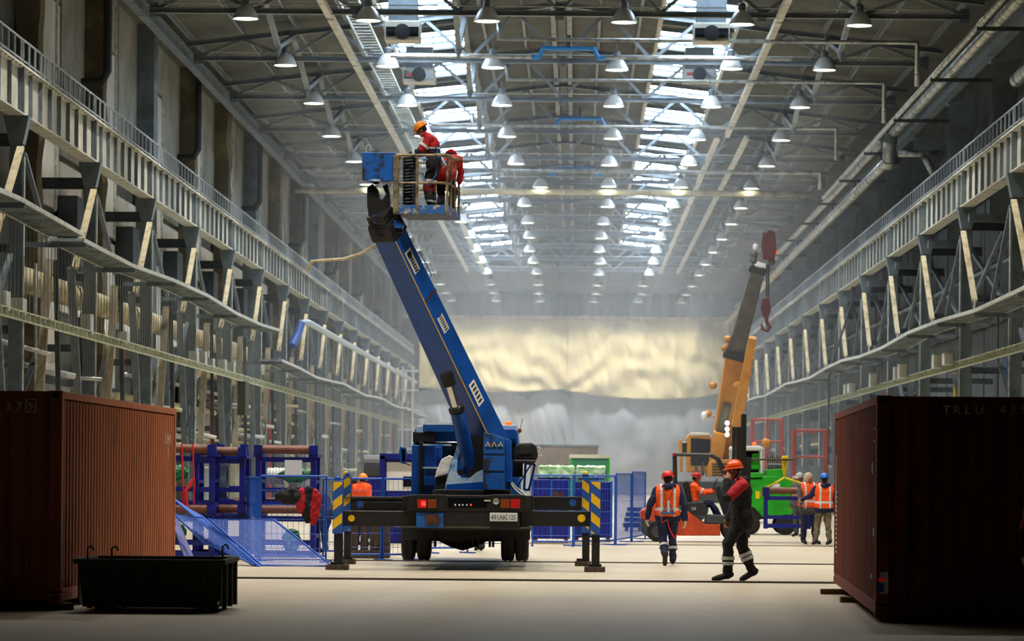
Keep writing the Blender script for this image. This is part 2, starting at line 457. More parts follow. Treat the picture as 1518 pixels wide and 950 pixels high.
# eave beams
for side, x, z in (('left', -13.3, 15.75), ('right', 12.5, 14.75)):
    for k in range(15):
        Z0 = 92+12*k
        o = MB().ibar((x, Z0+.05, z), (x, Z0+11.95, z), .3, .42, .03).build('eave_beam', M['steel_grey'])
        tag(o, 'lengthwise grey steel eave beam high on the %s wall, %s bay from the camera' % (side, ORD[k]), 'beam', 'eave beams')

# ================================================================ LAMPS
def make_lamp():
    t = thing('high_bay_lamp', 'x', 'lamp')
    MB().lathe([(.40,0),(.395,.03),(.36,.12),(.29,.26),(.2,.38),(.13,.43),(.10,.45)], (0,0,0), 20).build('bell', M['lamp_bell'], t, smooth=True, solid=.012)
    MB().lathe([(.001,.02),(.37,.03)], (0,0,0), 20).build('lens', M['lamp_glow'], t)
    MB().lathe([(.11,.42),(.12,.46),(.12,.62),(.08,.66),(.03,.68)], (0,0,0), 12, caps=True).build('gear_box', M['lamp_gear'], t)
    MB().tube([(0,0,.66),(0,0,.85)], .02, 6).build('stem', M['lamp_gear'], t)
    MB().bar((0,-.02,.5),(0,.45,.34), .05,.05).build('bracket', M['lamp_gear'], t)
    MB().tube([(.0,.0,.84),(.05,0,.9),(0,0,.97),(-.05,0,.9),(0,0,.84)], .012, 5).build('hook', M['lamp_gear'], t)
    return t
lp0 = make_lamp()
ld = bpy.data.lights.new('lamp_light', 'SPOT'); ld.energy = LAMP_W; ld.spot_size = math.radians(128); ld.spot_blend = 0.92
ld.color = (1.0, 0.93, 0.82); ld.shadow_soft_size = 0.3
LX = [-10.0, -6.37, -2.89, 1.38, 4.85, 8.35]
LN = ['leftmost', 'second from the left', 'third from the left', 'third from the right', 'second from the right', 'rightmost']
random.seed(5); first = True
for k in range(-4, 15):
    Z = 103.55+12*k
    for i, x in enumerate(LX):
        o = lp0 if first else copy_tree(lp0); first = False
        x2 = x + (random.uniform(-.12, .12)) + (1.0 if (k == 5 and i == 2) else 0) + (.35 if k == 1 and i == 4 else 0)
        o.location = (x2, Z, (15.40 if k < 12 else 15.29) + (random.uniform(-.04,.04) if k < 12 else 0))
        if k >= 12: MB().tube([(.1,0,.6),(.1,0,1.012)], .015, 5).build('drop_rod', M['lamp_gear'], o)
        tag(o, 'lit bell lamp, %s, in lamp row %s %s' % (LN[i], ORD[k] if k >= 0 else ORD[-k-1], 'from the camera' if k >= 0 else 'out of view overhead'), 'lamp', 'high bay lamps')
        L = bpy.data.objects.new('lamp_light', ld); COL.objects.link(L); L.parent = o; L.location = (0,0,-.05)
# the lamps' hangers reach the chord from behind

# ================================================================ SIDE FRAMES
def side(S, X, Xup, name, Z0, nb, deck_z, tray_z, deckw):
    """S: -1 left, +1 right. X: column line; everything of the crane runway on that side."""
    # columns
    def make_col():
        t = thing('steel_column', 'x', 'column')
        mb = MB().ibar((0,0,0.02), (0,0,9.5), .3, .34, .025, up=(0,1,0)); mb.build('shaft', M['steel_grey'], t)
        mb = MB().prism([(-.16,-.2,9.3),(.16,-.2,9.3),(.3,-.2,9.96),(-.3,-.2,9.96)], (0,.4,0)); mb.build('bracket', M['steel_grey'], t)
        B(-.26,.26,-.26,.26,0,.03).build('base_plate', M['steel_grey'], t)
        # pale knee boards and dark rods, one pair each way along the hall
        MB().bar((-S*.12, -.25, 9.2), (-S*.2, -4.1, 6.9), .16, .08).build('pale_strut', M['board_pale'], t)
        MB().bar((-S*.2, -4.1, 6.95), (-S*.3, -4.6, 6.3 if S > 0 else 7.1), .05).build('tie_rod', M['steel_pale'], t)
        MB().bar((-S*.12, .25, 9.1), (-S*.2, 3.6, 6.7 if S > 0 else 7.2), .12, .08).build('strut', M['steel_grey'], t)
        MB().bar((S*.3, .2, 2.3), (S*.3, 5.8, 5.0), .14, .1).build('brace', M['steel_dark'], t)
        if S < 0:
            MB().bar((.05, 4.6, 6.9), (.0, 2.2, .1), .2, .12).build('leaning_board', M['board_grey'], t)
            MB().bar((.1, 7.9, 6.9), (.05, 11.2, .1), .2, .14).build('leaning_post', M['steel_grey'], t)
            MB().bar((.2, 4.7, 6.9), (.2, 6.0, .1), .12, .12).build('leaning_post', M['steel_dark'], t)
        # conduit up the column
        MB().tube([(-S*.2,-.2,2.2),(-S*.2,-.2,9.0)], .03, 6).build('conduit', M['galvanised'], t)
        # bracket arm to the wall
        MB().bar((0,0,9.4),(S*1.9,0,9.4), .2,.3).build('arm', M['steel_dark'], t)
        return t
    c0 = make_col()
    for k in range(nb):
        o = c0 if k == 0 else copy_tree(c0); o.location = (X, Z0+12*k, 0)
        tag(o, 'grey steel crane runway column on the %s side, %s from the camera' % (name, ORD[k]), 'column', 'runway columns on the %s' % name)
    # mid columns (slimmer, between)
    m0 = thing('steel_post', 'x', 'post')
    MB().ibar((0,0,.02),(0,0,deck_z-.2), .2,.24,.02, up=(0,1,0)).build('shaft', M['steel_grey'], m0)
    B(-.2,.2,-.2,.2,0,.03).build('base_plate', M['steel_grey'], m0)
    MB().bar((0,0,3.4),(0,5.8,deck_z-.4), .12).build('brace', M['steel_grey'], m0)
    for k in range(nb-1):
        if k % 3: continue
        o = m0 if k == 0 else copy_tree(m0); o.location = (X+S*.1, Z0+12*k+6, 0)
        tag(o, 'slim grey steel post under the walkway on the %s side, %s from the camera' % (name, ORD[k//3]), 'post', 'walkway posts on the %s' % name)
    # girder, one span per thing
    def make_gird(near):
        t = thing('crane_girder', 'x', 'girder')
        B(-.012,.012,.01,11.99,10.0,11.08).build('web', M['steel_pale'], t)
        B(-.2,.2,.01,11.99,11.08,11.13).build('top_flange', M['steel_pale'], t)
        B(-.2,.2,.01,11.99,9.96,10.0).build('bottom_flange', M['steel_pale'], t)
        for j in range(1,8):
            MB().box(-.105,.105,j*1.5-.012,j*1.5+.012,10.0,11.08).build('stiffener', M['steel_grey'], t)  # same paint as the web, coloured darker to stand for shaded faces
        for y in (.02, 11.96):
            B(-.16,.16,y-.02,y+.02,10.0,11.08).build('end_plate', M['steel_grey'], t)
        mb = MB()
        for j in range(24): mb.lathe([(.02,0),(.02,.02)], (-S*.17, .25+.5*j, 11.055), 6, caps=True)
        mb.build('bolts', M['steel_dark'], t, kind='stuff')
        return t
    g0 = make_gird(True)
    def make_rail(joined):
        t = thing('guard_rail', 'x', 'railing')
        MB().tube([(0,0.02,11.75),(0,11.98,11.75)], .025, 6).build('top_rail', M['rail_grey'], t)
        MB().tube([(0,0.02,11.27),(0,11.98,11.27)], .022, 6).build('bottom_rail', M['rail_grey'], t)
        mb = MB()
        for j in range(14):
            y = .1+j*.9
            if joined: mb.bar((0,y,11.13),(0,y,11.75), .045,.045)
            else: MB().bar((0,y,11.13),(0,y,11.75), .045,.045).build('baluster', M['rail_grey'], t)
        if joined: mb.build('baluster', M['rail_grey'], t, kind='stuff')
        return t
    r0 = make_rail(False); r1 = None
    for k in range(nb-1):
        o = g0 if k == 0 else copy_tree(g0); o.location = (X, Z0+12*k, 0)
        tag(o, 'pale crane runway girder with web stiffeners on the %s side, %s span from the camera' % (name, ORD[k]), 'girder', 'crane girders on the %s' % name)
        if k == 5: r1 = make_rail(True)
        o = (r0 if k == 0 else copy_tree(r0)) if k < 5 else (r1 if k == 5 else copy_tree(r1))
        o.location = (X-S*.1, Z0+12*k, 0)
        tag(o, 'grey tube railing on top of the %s crane girder, %s span from the camera' % (name, ORD[k]), 'railing', 'crane girder railings on the %s' % name)
    # walkway of profiled sheet, wires and the ladder tray they carry
    xi, xo = X-S*1.5, X-S*.65
    kk = int((Z0+12*(nb-1)-62)//9)
    random.seed(21 if S < 0 else 22)
    for k in range(kk):
        y0 = 62+9*k; 
        a = deck_z + .09*math.sin(k*1.7) ; b = deck_z + .09*math.sin((k+1)*1.7)
        if S < 0 and y0 > 126: a -= 1.15; b -= 1.15
        if S < 0 and y0 < 76: a += .12; b += .12
        t = thing('walkway_deck', 'profiled steel walkway sheet along the %s wall, %s length from the camera' % (name, ordw(k)), 'walkway', (xi, y0, deck_z), 0, 'walkway sheets on the %s' % name)
        vs = []; fs = []; n = 24
        for i in range(n*2+1):
            f = i/(n*2); yy = y0+9*f; z = a+(b-a)*f + (.09 if i % 2 else 0)
            vs += [(xi, yy, z), (xo, yy, z)]
        for i in range(n*2): fs.append((2*i, 2*i+1, 2*i+3, 2*i+2))
        MB().add(vs, fs).build('sheet', M['deck_under'], t, world=True, solid=.004)
        for x in (xi, xo): MB().bar((x, y0, a+.04),(x, y0+8.97, b+.04), .05, .09).build('edge_angle', M['galvanised'], t, world=True)
        MB().bar((xi, y0+.5, a-.05),(X, y0+.5, a-.05), .1, .12).build('bearer', M['steel_grey'], t, world=True)
        mb = MB()
        for j in range(17):
            yy = y0+.2+j*.53; mb.tube([(xo, yy, a+(b-a)*(yy-y0)/9), (xo, yy, tray_z+.1)], .009, 4, caps=False)
        mb.build('hanger_wires', M['wire'], t, world=True, kind='stuff')
    for k in range(kk):
        y0 = 62+9*k
        t = thing('cable_tray', 'pale ladder cable tray hung below the %s walkway, %s length from the camera' % (name, ordw(k)), 'cable tray', (xo, y0, tray_z), 0, 'hung cable trays on the %s' % name)
        for z in (tray_z-.05, tray_z+.15): MB().bar((xo-S*.0, y0, z),(xo, y0+8.96, z), .05, .035).build('side_rail', M['tray_pale'], t, world=True)
        mb = MB()
        for j in range(12): mb.bar((xo, y0+.3+j*.75, tray_z-.04),(xo, y0+.3+j*.75, tray_z+.14), .12, .05)
        mb.build('rungs', M['tray_pale'], t, world=True, kind='stuff')
side(-1, -13.07, -13.9, 'left', 67.6, 18, 7.1, 5.12, .8)
side(1, 11.85, 12.9, 'right', 80.4, 17, 6.12, 4.98, .8)

# grey boxes on the trays
random.seed(9)
for sd, x, z, spots in (('left', -12.55, 5.3, (72.5, 74.6, 76.8, 87.5, 94.6, 112, 114.5, 117, 121, 124)), ('right', 11.0, 5.15, (101.5, 104.5, 115.6, 117.3, 127, 137, 139))):
    for i, y in enumerate(spots):
        sz = random.uniform(.3, .5)
        t = thing('junction_box', 'grey junction box standing on the %s hung cable tray, %s from the camera' % (sd, ORD[i]), 'electrical box', (x, y, z-.1), 0, 'junction boxes on the %s' % sd)
        B(x-.14, x+.14, y-.3, y+.3, z-.1, z+sz-.05).build('case', M['galvanised'], t, world=True, bev=.015)
        B(x-.12, x+.12, y-.325, y-.3, z-.07, z+sz-.08).build('lid', M['steel_pale'], t, world=True)

# old brown pillars, left wall
for k in range(16):
    y = 88.6+12.0*k
    lumpy = MB(); n = 14
    brown = k not in (2, 5, 8)
    vs = []; fs = []
    prf = [(-14.6, y+.0), (-14.0, y+.0), (-13.92, y+.4), (-14.0, y+.8), (-14.6, y+.8)]
    rows = 40
    for i in range(rows+1):
        z = 17.0*i/rows
        for (a, b) in prf:
            d = noise.noise(Vector((a*1.3, b, z*.9)))*.12 if brown else 0
            vs.append((a+d, b+d*.5, z))
    for i in range(rows):
        for j in range(4): fs.append((i*5+j, i*5+j+1, (i+1)*5+j+1, (i+1)*5+j))
        fs.append((i*5+4, i*5, (i+1)*5, (i+1)*5+4))
    o = lumpy.add(vs, fs).build('wall_pillar', M['pillar_brown' if brown else 'steel_grey'])
    tag(o, ('rough brown mottled pillar against the left wall, %s from the camera' if brown else 'smooth grey pillar against the left wall, %s from the camera') % ORD[k], 'pillar', 'pillars of the left wall')
    # downpipe
    if k % 2 == 1:
        xx = -13.8; yy = y-.6
        o = MB().tube([(xx,yy,16.2),(xx,yy,13.4),(xx-.15,yy,13.1),(xx-.8,yy,13.05)], .13, 10).build('downpipe', M['black_pipe'])
        tag(o, 'black downpipe with an elbow beside the left wall pillars, %s from the camera' % ORD[k//2], 'pipe', 'downpipes of the left wall')
    o = MB().tube([(-14.3,y+4.9,8.8),(-14.3,y+4.9,16.5)], .04, 6).build('wall_conduit', M['galvanised'])
    tag(o, 'thin upright conduit on the left wall, %s from the camera' % ORD[k], 'conduit', 'conduits of the left wall')
    # dark box panel high between pillars
    o = B(-14.56, -14.0, y+7.0, y+8.6, 6.8, 9.4).build('duct_box', M['steel_dark'], bev=.02)
    tag(o, 'dark sheet metal duct box behind the left columns, %s from the camera' % ORD[k], 'duct', 'duct boxes of the left wall')
# right upper columns
for k in range(15):
    y = 103.8+12*k if k else 103.8
    t = thing('upper_column', 'wide grey upper column above the right crane girder, %s from the camera' % ORD[k], 'column', (12.9, y, 9.5), 0, 'upper columns on the right')
    MB().ibar((12.9,y,9.5),(12.9,y,14.3), .75, .5, .03, up=(0,1,0)).build('shaft', M['steel_grey'], t, world=True)
    B(12.45,13.35,y-.3,y+.3,14.3,14.4).build('cap_plate', M['steel_grey'], t, world=True)
    MB().bar((11.85,y,9.6),(13.0,y,9.6), .3,.25).build('arm', M['steel_grey'], t, world=True)

# ================================================================ PIPES OF THE RIGHT WALL
def pipe(name, pts, r, m, label, group=None, n=12, rings=0.0, flange_m=None, cat='pipe'):
    t = thing(name, label, cat, tuple(pts[0]), 0, group)
    MB().tube(pts, r, n).build('run', M[m], t, world=True, smooth=True)
    if rings:
        mb = MB()
        for a, b in zip(pts[:-1], pts[1:]):
            a = Vector(a); b = Vector(b); L = (b-a).length; d = (b-a)/L; s = rings/2
            while s < L: 
                mb.tube([a+d*s, a+d*(s+.03)], r*1.06, n); s += rings
        if mb.v: mb.build('joint_bands', M[flange_m or 'steel_grey'], t, world=True, kind='stuff')
    return t
pipe('insulated_pipe', [(11.3,84,14.05),(11.3,123,14.05)], .17, 'insul_silver', 'silver insulated pipe along the right eave, nearest length', 'eave pipes', rings=1.5)
pipe('insulated_pipe', [(11.15,126,14.0),(11.15,196,14.0)], .16, 'insul_silver', 'silver insulated pipe along the right eave, beyond the junction', 'eave pipes', rings=1.5)
pipe('insulated_pipe', [(10.75,84,13.9),(10.75,150,13.9)], .09, 'insul_silver', 'thin insulated pipe beside the big right eave pipe', 'eave pipes', rings=2.5)
pipe('insulated_pipe', [(11.3,124,13.25),(11.3,190,13.25)], .19, 'insul_silver', 'lower silver insulated pipe along the right wall, beyond the junction', 'eave pipes', rings=1.5)
pipe('insulated_pipe', [(11.3,190,13.2),(11.3,262,13.2)], .19, 'insul', 'farthest pale insulated pipe along the right wall', 'eave pipes', rings=2)
pipe('insulated_pipe', [(12.4,88,13.0),(12.4,97,13.0)], .2, 'insul_silver', 'short thick insulated pipe end at the upper right', 'eave pipes', rings=1.5)
pipe('insulated_pipe', [(11.2,122.7,14.0),(11.15,122.9,13.3),(11.2,123.3,13.0),(11.5,123.5,13.2)], .24, 'insul_silver', 'bulging foil wrapped elbow where the right eave pipes meet', 'eave pipes', rings=.5)
pipe('insulated_pipe', [(11.4,122,13.25),(13.0,122,13.25)], .12, 'insul_silver', 'short cross pipe behind the foil wrapped elbow', 'eave pipes', rings=.6)
pipe('insulated_pipe', [(12.3,122,13.2),(12.65,121.8,12.5)], .13, 'insul_silver', 'stub pipe slanting down behind the foil wrapped elbow', 'eave pipes', rings=.3)
for k in range(15):
    y = 91.8+12*k
    mb = MB().box(10.65, 12.75, y-.05, y+.05, 13.72, 13.83)
    if k > 2: mb.box(11.27, 11.33, y-.03, y+.03, 13.35, 13.75)
    o = mb.build('pipe_hanger', M['steel_dark'])
    tag(o, 'dark hanger bar under the right eave pipes, %s from the camera' % ORD[k], 'hanger', 'pipe hangers on the right')
# cross pipes under the roof
for i, (ya, xa, za, xb, y, zl) in enumerate(((107, 740, 58, 1360, 107, 1.37), (118.6, 752, 118, 1311, 118.6, 1.4), (135.5, 700, 186, 1240, 135.5, 1.25))):
    a = Pt(xa, za, y); b = Pt(xb, za+3, y); z = a.z
    pipe('cross_pipe', [(a.x,y,z+.5),(a.x,y,z),(b.x,y,z),(b.x,y,z-zl)], .085, 'insul_silver', 'white cross pipe under the roof dropping at its right end, %s from the camera' % ORD[i], 'cross pipes', rings=2.0)
pipe('cross_pipe', [(-12.6,154,15.35),(10.9,154,15.35),(10.9,154,14.6)], .12, 'insul_silver', 'insulated pipe across the whole hall under the roof, nearer of the two', 'cross pipes', rings=2)
pipe('cross_pipe', [(-13.6,164,15.2),(11.3,164,15.2)], .15, 'insul', 'thick pale insulated pipe across the whole hall under the roof, farther of the two', 'cross pipes', rings=2)
for i, y in enumerate((115, 139, 162)):
    c = Pt(843 if i == 0 else (860 if i == 1 else 853), (72,176,250)[i], y); z = c.z; x = c.x
    t = thing('roof_drain', 'bright blue plastic drain pipe crossing under the ridge, %s from the camera' % ORD[i], 'pipe', (x,y,z-.2), 0, 'blue drain pipes')
    MB().tube([(x-1.25,y,z-.3),(x-1.0,y,z-.3),(x-.85,y,z),(x+.85,y,z),(x+1.0,y,z-.3),(x+1.25,y,z-.3)], .09, 10).build('run', M['blue_drain'], t, world=True)
    MB().tube([(x,y,z),(x,y,z+.45)], .08, 8).build('riser', M['black_pipe'], t, world=True)
    if i < 2:
        MB().tube([(x-6,y,z-.3),(x-1.2,y,z-.3)], .06, 8).build('tail', M['insul_silver'], t, world=True)
        MB().tube([(x+1.2,y,z-.3),(x+7.5,y,z-.3)], .06, 8).build('tail', M['insul_silver'], t, world=True)
# unit heaters
for i, (x0,x1,y0,y1,Z,wh) in enumerate(((570,623,30,60,106,'left, nearer'),(597,645,100,122,121,'left, farther'),(1028,1082,33,62,106,'right, nearer'),(1012,1062,101,121,121,'right, farther'))):
    a = Pt(x0,y0,Z); b = Pt(x1,y1,Z); zb, zt = b.z, a.z
    t = thing('unit_heater', 'pale box shaped unit heater hung under the roof, %s of four' % wh, 'heater', (a.x,Z,zb), 0, 'unit heaters')
    B(a.x,b.x,Z,Z+.9,zb,zt).build('case', M['steel_pale'], t, world=True, bev=.03)
    B(a.x+.05,b.x-.05,Z-.03,Z,zb+.12,zb+.42).build('louvre', M['glass_dark'], t, world=True)
    B(a.x+.1,b.x-.1,Z+.1,Z+.8,zt,zt+.75).build('duct', M['steel_grey'], t, world=True)
    for xx in (a.x+.1,b.x-.1): MB().tube([(xx,Z+.45,zt),(xx,Z+.45,17.6)], .015, 4).build('hanger_rod', M['wire'], t, world=True)
    MB().lathe([(.25,0),(.25,.03),(.1,.04)], ((a.x+b.x)/2,Z-.06,zb+.26), 14, M=Matrix.Rotation(PI/2,3,'X'), caps=True).build('fan', M['black_pipe'], t, world=True)
    if i in (1,3): B(a.x+.15,a.x+.5,Z-.05,Z-.02,zb+.2,zb+.32).build('sign', M['lens_red'], t, world=True)

# ================================================================ LEFT SIDE CLUTTER
random.seed(31)
pipe('duct_run', [(-13.6,84,6.4),(-13.6,140,6.5)], .32, 'insul', 'thick beige insulated duct along the left wall, nearest', 'wall ducts', rings=6)
pipe('duct_run', [(-13.62,118,5.4),(-13.62,250,5.4)], .27, 'insul', 'beige insulated duct along the left wall, lower and farther', 'wall ducts', rings=6)
a = Pt(439,499,144); b_ = Pt(451,481,144); c = Pt(615,563,240)
pipe('slanted_pipe', [(-11.75,144,7.45),(-11.6,144,8.0),(-11.5,146,8.08),(-11.5,244,8.1)], .14, 'rail_grey', 'pale pipe with a bent blue end above the far left walkway', rings=0)
o = MB().tube([(-11.95,143.4,7.0),(-11.74,143.8,7.5),(-11.62,144,7.98)], .17, 10).build('pipe_sleeve', M['stripe_blue']); tag(o, 'blue sleeve on the bent end of the pale left wall pipe', 'pipe sleeve')
for i in range(16):
    z = (2.3,2.9,3.35,4.0,4.6,2.6)[i%6]; y0 = 82+ (i//6)*44 + (i%6)*5; x = -13.6-(i%4)*.22
    pipe('service_pipe', [(x,y0,z),(x,y0+14,z+.05),(x-.05,y0+38,z)], random.uniform(.05,.12), random.choice(('insul_silver','galvanised','insul')), 'service pipe running along the left wall behind the columns, start %s from the camera' % ordw(i), 'service pipes on the left', n=8, rings=3.3)
for i in range(34):
    y = 82+i*4.6+random.uniform(-1,1); y += .9 if min((y-67.6)%12, 12-(y-67.6)%12) < .5 else 0; z = random.choice((2.5,3.1,3.7,4.3,1.9,4.7))
    pts = [(-14.5,y,z),(-13.9,y+random.uniform(-.5,.5),z+random.uniform(-.15,.15)),(-12.6,y,z-random.uniform(0,.25))]
    pipe('branch_pipe', pts, random.uniform(.04,.09), random.choice(('insul_silver','galvanised','insul','steel_pale')), 'branch pipe reaching out from the left wall, %s from the camera' % ordw(i), 'branch pipes on the left', n=8)
for i in range(22):
    y = 84+i*8.1; z0 = 1.2; 
    col = random.choice(('stripe_blue','strap_red','steel_grey','steel_grey','steel_pale','galvanised'))
    o = MB().tube([(-13.3,y,.0),(-13.3,y,random.choice((4.9,6.8,5.5)))], .045, 6).build('riser_pipe', M[col])
    cn = {'stripe_blue':'blue','strap_red':'red','steel_grey':'grey','steel_pale':'pale','galvanised':'galvanised'}[col]
    tag(o, 'upright %s riser pipe behind the left walkway wires, %s of them all' % (cn, ordw(i)), 'pipe', '%s riser pipes on the left' % cn)
for i in range(10):
    y = 100+i*13; pts = []
    for j in range(17):
        a = 2*PI*j/16; pts.append((-12.75+.05*math.sin(3*a), y+.9*math.cos(a), 3.3+.55*math.sin(a)))
    o = MB().tube(pts, .02, 5, caps=False).build('cable_loop', M['black_pipe']); tag(o, 'loop of slack black cable on the left wall frame, %s from the camera' % ORD[i], 'cable', 'cable loops on the left')
o = B(-12.6,-12.3,127,128.4,3.8,5.06).build('control_cabinet', M['skip_green'], bev=.02); tag(o, 'olive control cabinet mounted under the left cable tray', 'cabinet')
# crossbars between left columns and the wall
for k in range(15):
    y = 79.6+12*k
    for z, x1 in ((3.3,-14.5),(5.0,-14.5),(6.9,-14.5)):
        o = MB().ibar((-13.25,y+.3,z),(x1,y+.3,z), .14,.2,.02).build('cross_beam', M['steel_grey']); tag(o, '%s short cross beam between left column and wall, %s from the camera' % ({3.3:'low',5.0:'middle',6.9:'high'}[z], ORD[k]), 'beam', 'short cross beams on the left')
for k in range(15):
    y = 92.4+12*k
    for z, x1 in ((3.0,14.2),(5.0,14.2),(7.2,14.2)):
        o = MB().ibar((12.05,y+.3,z),(x1,y+.3,z), .14,.2,.02).build('cross_beam', M['steel_grey']); tag(o, '%s short cross beam between right column and wall, %s from the camera' % ({3.0:'low',5.0:'middle',7.2:'high'}[z], ORD[k]), 'beam', 'short cross beams on the right')
    t = thing('cross_brace', 'X shaped brace behind the right columns, %s bay from the camera' % ORD[k], 'brace', (13.2,y+6,8.2), 0, 'cross braces on the right')
    for (za, zb, xx) in ((7.0,9.6,13.2),(9.4,7.0,13.1)):
        MB().bar((xx,y+.5,za),(xx,y+11.5,zb), .12).build('diagonal', M['steel_grey'], t, world=True)
    for z in (7.3, 8.5):
        MB().bar((13.4,y+.2,z),(13.4,y+11.8,z), .12).build('horizontal', M['steel_grey'], t, world=True)
for i, (y, cn) in enumerate(((100,'blue'),(112,'yellow'),(114,'yellow'),(140,'red'),(152,'red'),(125,'blue'))):
    o = MB().tube([(12.6,y,0),(12.6,y,5.2)], .05, 6).build('riser_pipe', M[{'blue':'stripe_blue','yellow':'yellow','red':'scaf_red'}[cn]]); tag(o, 'upright %s riser pipe behind the right walkway, %s one' % (cn, 'nearer' if y in (100,112,140) else 'farther'), 'pipe', '%s riser pipes on the right' % cn)
for i in range(14):
    y0 = 96+i*9; z = (2.2,3.4,2.8,4.2)[i%4]
    pipe('service_pipe', [(12.9+(i%3)*.35,y0,z),(12.9+(i%3)*.35,y0+20,z)], random.uniform(.05,.12), random.choice(('insul_silver','scaf_red','insul')), 'service pipe along the right wall behind the columns, start %s from the camera' % ordw(i), 'service pipes on the right', n=8)
# cable hanging at the right
o = MB().tube([Pt(1267,384,150),Pt(1262,450,148),Pt(1240,520,146),Pt(1229,560,146),Pt(1228,640,146),Pt(1226,700,146)], .045, 6).build('hanging_cable', M['black_pipe']); tag(o, 'dark cable hanging in front of the right walkway', 'cable')
# white ladder tower at far left
t = thing('ladder_tower', 'pale blue and white ladder tower at the far left end', 'tower', tuple(Pt(602,735,236)), 0)
c = Pt(603,735,236)
for dx in (-.35,.35):
    B(c.x+dx-.06,c.x+dx+.06,236,236.15,0,9).build('upright', M['white_paint'], t, world=True)
for j in range(6): B(c.x-.6,c.x+.7,235.8,237,1.9+j*1.35,2.0+j*1.35).build('platform', M['white_paint'], t, world=True)

# ================================================================ CURTAIN
def sheet(name, x0,x1,ztop,zbot,Y,m,amp,fn,label,nx=90,nz=46,edge=None):
    vs=[]; fs=[]
    for i in range(nz+1):
        for j in range(nx+1):
            u=j/nx; v=i/nz; zt = ztop; zb = zbot(u) if callable(zbot) else zbot
            if edge: zt = edge(u)
            x = x0+(x1-x0)*u; z = zt+(zb-zt)*v
            vs.append((x, Y+amp*fn(u,v,x,z), z))
    for i in range(nz):
        for j in range(nx): fs.append((i*(nx+1)+j, i*(nx+1)+j+1, (i+1)*(nx+1)+j+1, (i+1)*(nx+1)+j))
    o = MB().add(vs,fs).build(name, M[m], smooth=True, solid=.02); tag(o, label, 'curtain'); return o
ZC = 275.6
def px2x(p): return Pt(p,560,ZC).x
def py2z(p, x=854): return Pt(x,p,ZC).z
def drape(u,v,x,z):
    s = 4*(u-.5)**2
    return .3*math.sin(14*(v*1.3 - s*.8) + 3.0*noise.noise(Vector((x*.5,z*.35,1))))*(.2+.8*v) + .6*noise.noise(Vector((x*1.0,z*.4,3))) + .35*noise.noise(Vector((x*2.4+z*.5,z*.7,5))) + .2*math.sin(x*2.4+2*noise.noise(Vector((x,z,9))))*(1-v)
def bulge(u,v,x,z):
    return -1.3*math.sin(PI*u)*math.sin(PI*min(1,v*1.1)) + .7*noise.noise(Vector((x*1.2+z*.3,z*.4,8))) + .25*noise.noise(Vector((x*3+z*.8,z*.3,4)))
sheet('hall_curtain', px2x(622), px2x(842), py2z(473), lambda u: py2z(577+6*math.sin(PI*u)), ZC-1.2, 'curtain_cream', .36, drape, 'left half of the creased cream tarpaulin closing the upper end of the hall')
sheet('hall_curtain', px2x(840), px2x(1100), py2z(473), lambda u: py2z(580+12*math.sin(PI*u)-14*max(0,u-.75)), ZC-1.25, 'curtain_cream', .36, drape, 'right half of the creased cream tarpaulin closing the upper end of the hall')
for i,(a,b,l) in enumerate(((600,693,'pale translucent sheet at the left foot of the end curtain'),(690,786,'pale translucent sheet second from the left below the tarpaulin'),(783,850,'narrow pale translucent sheet under the middle of the tarpaulin'),(846,1120,'wide bluish translucent sheet filling the lower right of the hall end'))):
    sheet('lower_curtain', px2x(a), px2x(b), 9, 0.02, ZC-.35, 'curtain_white', .5, bulge, l, nx=40, edge=lambda u: py2z(600-22*math.sqrt(max(0,math.sin(PI*u)))) if b < 1000 else py2z(572))
o = B(-14.5,13.8,ZC-1.6,ZC-1.4,py2z(474),py2z(470)).build('curtain_beam', M['board_pale']); tag(o,'long pale beam that carries the end curtain','beam')
random.seed(2)
sheet('top_curtain', -14.5, 13.8, 16.2, py2z(471), ZC-1.0, 'wall_grey', .3, lambda u,v,x,z: math.sin(x*5)+.5*noise.noise(Vector((x*2,z,0))), 'grey pleated strip between the end curtain beam and the ceiling', nx=200, nz=6)
